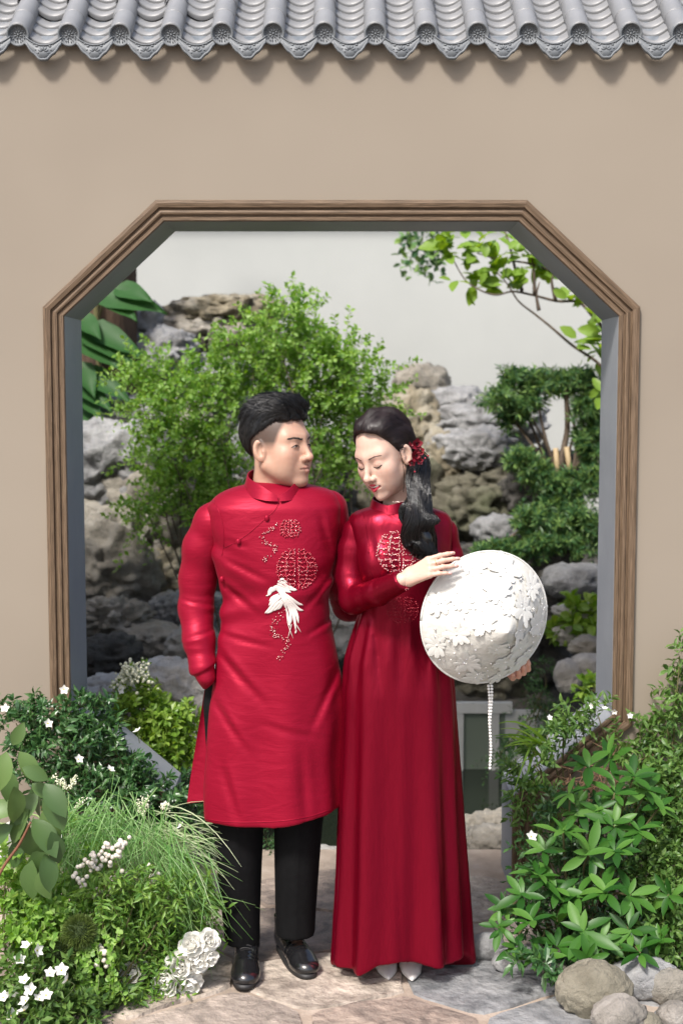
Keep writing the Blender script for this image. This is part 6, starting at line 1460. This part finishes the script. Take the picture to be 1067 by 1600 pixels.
# --- hair drawn back to a side ponytail
def bhair_f(x, y, z):
    d = ell(x, y, z, (0, -.020, .040), (.0825, .1035, .0880)); d = smin(d, ell(x, y, z, (0, -.06, -.01), (.062, .06, .06)), .03)
    d = smin(d, ell(x, y, z, (-.012, .006, .090), (.058, .064, .028)), .03)
    X = np.abs(x); line = (.094 - 6.5 * X ** 2 - z) - np.clip(.062 - y - X * .25, 0, .2) * 1.55 + np.clip(y - .055, 0, 1) * .2   # forehead and temple line
    line = np.where(y < -.005, (-.055 - z) * .8, line)
    d = smax(d, line - .002, .008)
    ear = ell(X, y, z, (.085, -.012, -.012), (.03, .024, .036)); d = smax(d, -ear, .006)
    gro = np.sin(x * 130 + y * 40 + 8 * vnoise(x * 14, y * 14, z * 14, 31)) * .0011
    return d - gro
V, F = snet(bhair_f, (-.10, -.14, -.09), (.10, .12, .15), .003); V = relax(V, F, 1, .3); bh = mk("hair", to_world(V, HRb, HOb, HSb), F, hair_brown, bride)
rr = np.random.default_rng(14); N = vnormals(V, F); I = np.nonzero(hfb(V[:, 0], V[:, 1], V[:, 2]) > .0035)[0]; I = rr.choice(I, 5200); P = V[I]; n_ = N[I] * np.sign(((V[I] - [0, -.02, .04]) * N[I]).sum(1))[:, None]
TAIL = np.array([-.062, -.062, -.030])
wq = np.clip((.075 - P[:, 1]) / .10, 0, 1)[:, None]; D = unit(TAIL - P) * wq + (1 - wq) * np.array([-.35, -1, .55]) + rr.normal(0, .06, P.shape); V, F = strands(P, D, n_, rr.uniform(.022, .04, len(I)) * np.where(P[:, 1] > .045, .45, 1), .0006, 5, np.where(P[:, 1] > .045, -.05, .02), rr, .02); mk("strands", to_world(V, HRb, HOb, HSb), F, hair_brown, bh)
t0 = to_world(TAIL[None], HRb, HOb, HSb)[0]
ctr = curve([t0, U(654, 722, BY - .055), U(653, 752, BY - .095), U(655, 785, BY - .125), U(652, 808, BY - .135), U(656, 828, BY - .14), U(664, 842, BY - .14), U(660, 858, BY - .135), U(655, 872, BY - .13)], 9)
m = len(ctr); tt = np.linspace(0, 1, m); wid = np.interp(tt, [0, .12, .3, .5, .68, .8, .92, 1], [.020, .028, .033, .044, .046, .052, .046, .028])
core, Fc = tube(ctr, wid * .5, 12); core = core + 0; mk("ponytail_core", core, Fc, hair_tail, bh)
tg = unit(np.gradient(ctr, axis=0)); sx = unit(np.cross(tg, np.tile([0, -1.0, 0], (m, 1)))); sy = np.cross(tg, sx); ST = []
for k in range(1900):
    a, r_ = rr.uniform(0, 2 * math.pi), math.sqrt(rr.uniform(.15, 1)); cl_ = int(a * 3.2); ph_ = cl_ * 1.3
    u, v = math.cos(a) * r_, math.sin(a) * r_ * .62; end = rr.uniform(.80, 1.0); n = 26; ts = np.linspace(0, end, n) * (m - 1); i0 = np.clip(ts.astype(int), 0, m - 2); fq = (ts - i0)[:, None]
    L_ = lambda A: A[i0] * (1 - fq) + A[i0 + 1] * fq
    w_ = (wid[i0] * (1 - fq[:, 0]) + wid[i0 + 1] * fq[:, 0])[:, None]; tf = ts / (m - 1)
    wave = (np.sin(tf * 15 + 1.2 + ph_ * .12) * .020 * np.clip((tf - .3) / .3, 0, 1))[:, None]
    p = L_(ctr) + L_(sx) * (u * w_ + wave + .004 * np.sin(tf * 22 + a * 5 + r_ * 4)[:, None]) + L_(sy) * (v * w_ + .35 * wave) ; ST.append(tube(p + rr.normal(0, .0015, 3), np.interp(np.linspace(0, 1, n), [0, .85, 1], [.0011, .00105, .0003]), 3, cap=False))
V, F = merge(ST); mk("ponytail", V, F, hair_tail, bh)
# fine face-framing strand and crystal eardrop
e0 = to_world(np.array([[-.080, .014, .010], [-.079, .020, -.03], [-.072, .030, -.075], [-.062, .040, -.105]]), HRb, HOb, HSb); V, F = tube(curve(e0, 6), .0009, 4); mk("loose_strand", V, F, hair_tail, bh)
ep = to_world(np.array([[-.089, -.004, -.040]]), HRb, HOb, HSb)[0]; V, F = uvsphere(ep, (.0038, .0038, .0045), 8, 6); mk("earring", V, F, gem_clear, bbody)
V, F = tube([ep, ep + [.001, -.004, -.022]], .0011, 5); mk("earring_drop", V, F, gem_clear, bbody)
# red flower clip
def red_flower(px_, py_, Y, r, seed):
    q = np.random.default_rng(seed); c = U(px_, py_, Y); n = unit(camdir(c) + q.normal(0, .35, 3) + [.3, 0, .2]); a = unit(np.cross(n, [.3, .2, .9])); b = np.cross(n, a); ps = []
    V0, F0 = leaf_blade(curl=-.35, fold=.12, shape=(.2, .55, .85, .95, .85, .55, .2))
    for ring in range(2):
        for i in range(5):
            t = i * 2 * math.pi / 5 + ring * .6; e = .15 + .55 * ring; d = a * math.cos(t) + b * math.sin(t); ps.append((place(V0 * r * (1 - .25 * ring), c, d * math.cos(e) + n * math.sin(e), n * math.cos(e) - d * math.sin(e)), F0))
    V, F = merge(ps); o = mk("hair_flower", V, F, red_pet, bh)
    V, F = merge([uvsphere(c + n * .006 + q.normal(0, .0022, 3), .0014, 5, 4) for _ in range(7)]); mk("flower_beads", V, F, gem_dark, bh)
red_pet = mat_flat("dark_red_petals", (.17, .005, .016), .55); gem_dark = mat_flat("dark_bead", (.02, .02, .02), .15, .8)
for k, (a, b, r) in enumerate(((650, 694, .019), (648, 712, .021), (640, 697, .013), (657, 705, .014), (644, 722, .012), (655, 720, .012))): red_flower(a, b, BY - .115, r, 80 + k)
V, F = tube(curve([U(656, 702, BY - .12), U(663, 708, BY - .12), U(668, 713, BY - .115)], 4), .0007, 4); mk("clip_wire", V, F, mat_flat("gold_wire", (.6, .4, .15), .3, metal=1), bh)
for (a, b) in ((669, 712), (648, 737), (664, 716)):
    V, F = uvsphere(U(a, b, BY - .12), .0028, 8, 6); mk("clip_bead", V, F, gem_red, bh)
# --- beads on the gown
def motif(cx, cy, rx, ry, rows, dens): return roundel(cx, cy, rx, ry, rows, 3, dens, .9)
A = motif(626, 863, 36, 35, 8, 1.7); A = A[(A[:, 0] < 668)]; Bq = motif(629, 953, 24, 22, 8, 1.0)
beads("red_beads", A[:, 0], A[:, 1], gown_f, .0021, gem_red, gown); q = A[eb.random(len(A)) < .6]; beads("crystal_beads", q[:, 0] + .8, q[:, 1] - .8, gown_f, .0017, gem_clear, gown, .002)
beads("lower_beads", Bq[:, 0], Bq[:, 1], gown_f, .0015, gem_red, gown); q = Bq[eb.random(len(Bq)) < .35]; beads("lower_crystals", q[:, 0], q[:, 1], gown_f, .0011, gem_clear, gown)
q = trail([(626, 890), (628, 902), (632, 915), (637, 925)], 90, 1.2); beads("cuff_beads", q[:, 0], q[:, 1], bR2, .0015, gem_red, gown); q = q[::2]; beads("cuff_crystals", q[:, 0], q[:, 1], bR2, .0011, gem_clear, gown, .002)
tq = np.linspace(.05, 2.2, 26); cc = U(612, 785, BY - .004); cb = [uvsphere((cc[0] + math.sin(t) * .0605, BY - .004 - math.cos(t) * .062, ZB(804, BY - .07) + .036 + (ZB(790) - ZB(804, BY - .07)) * (1 - math.cos(t)) / 2), .0016, 5, 4) for t in tq]; V, F = merge(cb); tag(mk("collar_beads", V, F, gem_clear, bcol), kind="stuff")
# --- white pointed shoes
white_sh = mat_flat("white_leather", (.62, .60, .58), .35, .4)
for (px_, py_, yaw) in ((607, 1534, .05), (644, 1536, .0)):
    tip = G(px_, py_); d = np.array([math.sin(yaw), -math.cos(yaw), 0]); o = tip - d * .22
    def sf(x, y, z):
        a = (x - o[0]) * d[0] + (y - o[1]) * d[1]; b = (x - o[0]) * d[1] * -1 + (y - o[1]) * d[0]
        w = np.interp(a, [0, .06, .12, .17, .205, .22], [.026, .030, .036, .029, .013, .003]); h = np.interp(a, [0, .06, .12, .17, .22], [.06, .055, .045, .030, .012])
        q = (np.sqrt((b / w) ** 2 + ((z - h * .35) / (h * .65)) ** 2) - 1) * np.minimum(w, h * .65); return smax(smax(q, np.maximum(-a, a - .221), .003), .003 - z, .003)
    V, F = snet(sf, np.minimum(o, tip) - [.06, .02, .0], np.maximum(o, tip) + [.06, .02, .08], .0035); mk("shoe", relax(V, F, 1, .4), F, white_sh, bride)
# ------------------------------------------------------------------ the conical hat
ax = unit(np.array([.30, -.94, -.10])); hu = unit(np.cross(ax, [0, 0, 1.0])); hv = np.cross(hu, ax); HC = U(757, 965, HAT_Y); HRR = 106 * PXM(757, 965, HAT_Y); HH = .165
hat_m = mat_noise("ivory_satin", [(.3, (.54, .525, .48)), (.7, (.60, .585, .54))], scale=7, rough=.5, bump=.5, bscale=24, bdist=.012, spec=.4)
petal_m = mat_flat("ivory_organza", (.60, .59, .55), .42, .4, sheen=.3)
hat = empty("conical_hat", HC); tag(hat, "white conical hat covered in fabric flowers, crystals and a hanging pearl string", "hat")
def hp(r, t, lift=0.0):
    h = HH * (1 - r) ** .92 if r < 1 else 0
    er = hu * math.cos(t) + hv * math.sin(t); n = unit(er * HH + ax * HRR); return HC + er * HRR * r + ax * h + n * lift, n, er
rows = []; na = 72; rs = [0.001] + list(np.linspace(.06, 1, 18))
for r in rs: rows.append([hp(r, t * 2 * math.pi / na)[0] for t in range(na)])
rows.append([hp(1, t * 2 * math.pi / na)[0] - ax * .006 for t in range(na)])
for r in rs[::-1]: rows.append([hp(r, t * 2 * math.pi / na)[0] - ax * .007 for t in range(na)])
V = np.concatenate([np.array(r) for r in rows]); i = np.arange(len(rows) - 1)[:, None] * na; j = np.arange(na)[None]; k = (j + 1) % na
mk("cone", V, np.stack([i + j, i + k, i + na + k, i + na + j], -1).reshape(-1, 4), hat_m, hat)
V, F = tube([hp(1.0, t)[0] for t in np.linspace(0, 2 * math.pi, 73)], .0035, 6); mk("brim_edge", V, F, petal_m, hat)
hq = np.random.default_rng(91)
def puff_petal():
    V, m_, w_ = [], 8, 7
    for a_ in range(m_):
        t = a_ / (m_ - 1); W = .25 * math.sin(min(1, .10 + t * .98) * math.pi * .80) ** .8
        for b_ in range(w_):
            s = b_ / (w_ - 1) * 2 - 1; V.append((t * (1 - .10 * s * s), s * W, .034 * (1 - s * s) ** .7 * math.sin(math.pi * min(1, t * .95 + .05)) ** .7 + .025 * math.sin(s * 9) * t - .008))
    return np.array(V), np.array([(a_ * w_ + b_, (a_ + 1) * w_ + b_, (a_ + 1) * w_ + b_ + 1, a_ * w_ + b_ + 1) for a_ in range(m_ - 1) for b_ in range(w_ - 1)])
fp = mesh_of("fabric_petal", puff_petal(), petal_m)
for (r, t, s, kp) in [(.72, 3.25, .050, 8), (.45, 2.6, .048, 8), (.78, 2.5, .045, 7), (.55, 3.9, .046, 8), (.85, 3.9, .040, 7), (.80, 1.8, .046, 7), (.50, 1.5, .044, 8), (.85, 1.2, .040, 7), (.62, .6, .040, 7), (.85, .35, .036, 7), (.60, -.2, .040, 7), (.86, -.4, .036, 7), (.70, -1.0, .042, 8), (.88, -1.4, .036, 7), (.62, -1.9, .044, 8), (.86, -2.2, .038, 7), (.30, .3, .036, 7), (.28, 3.3, .040, 8), (.32, -1.4, .038, 7), (.9, 3.0, .034, 6), (.9, 4.45, .034, 6), (.30, 1.9, .036, 7)]:
    c, n, er = hp(r, t, .002); er = unit(er * HRR - ax * HH); a = unit(np.cross(n, er)); f = bpy.data.objects.new("fabric_flower", mesh_of("flower_disc", uvsphere((0, 0, 0), .004, 8, 5), petal_m)); link(f, hat); f.location = [float(v) for v in c - HC]
    kp += 3
    for q in range(kp):
        an = q * 2 * math.pi / kp + hq.uniform(-.15, .15); d = er * math.cos(an) + a * math.sin(an); inst("fabric_petal", fp, f, c, unit(d + n * .03), n, s * hq.uniform(.65, 1.25))
gem_pearl = mat_flat("pearl", (.72, .70, .66), .2, .7); gem_cl = mat_flat("crystal", (.62, .60, .58), .08, .9, metal=.6)
for _ in range(110):
    r = math.sqrt(hq.uniform(.04, .97)); t = hq.uniform(0, 6.28); c, n, er = hp(r, t, .004); V, F = uvsphere(c, hq.uniform(.0016, .0034), 6, 4); mk("crystal", V, F, gem_pearl if hq.random() < .45 else gem_cl, hat, smooth=False)
pmsh = mesh_of("pearl", uvsphere((0, 0, 0), .0045, 8, 6), gem_pearl)
for s0, x0, n in ((0, 763, 27), (1, 768, 13)):
    for k in range(n):
        y = 1072 + k * 4.95; x = x0 + (766 - x0) * min(1, k / 14) + .8 * math.sin(k * .4); p = U(x, y, HAT_Y + .035 + s0 * .002); o = bpy.data.objects.new("pearl", pmsh); link(o, hat); o.location = [float(v) for v in p - HC]

# ------------------------------------------------------------------ joined tiny pieces nobody could count
for o in bpy.data.objects:
    if o.parent is not None and o.name.split('.')[0] in ("foliage", "fronds", "pale_blades", "florets", "spikes", "leaves", "stalks", "twig", "strands", "ponytail", "flower_beads", "long_leaf", "eyebrow", "flower_relief", "scroll_relief"):
        o["kind"] = "stuff"
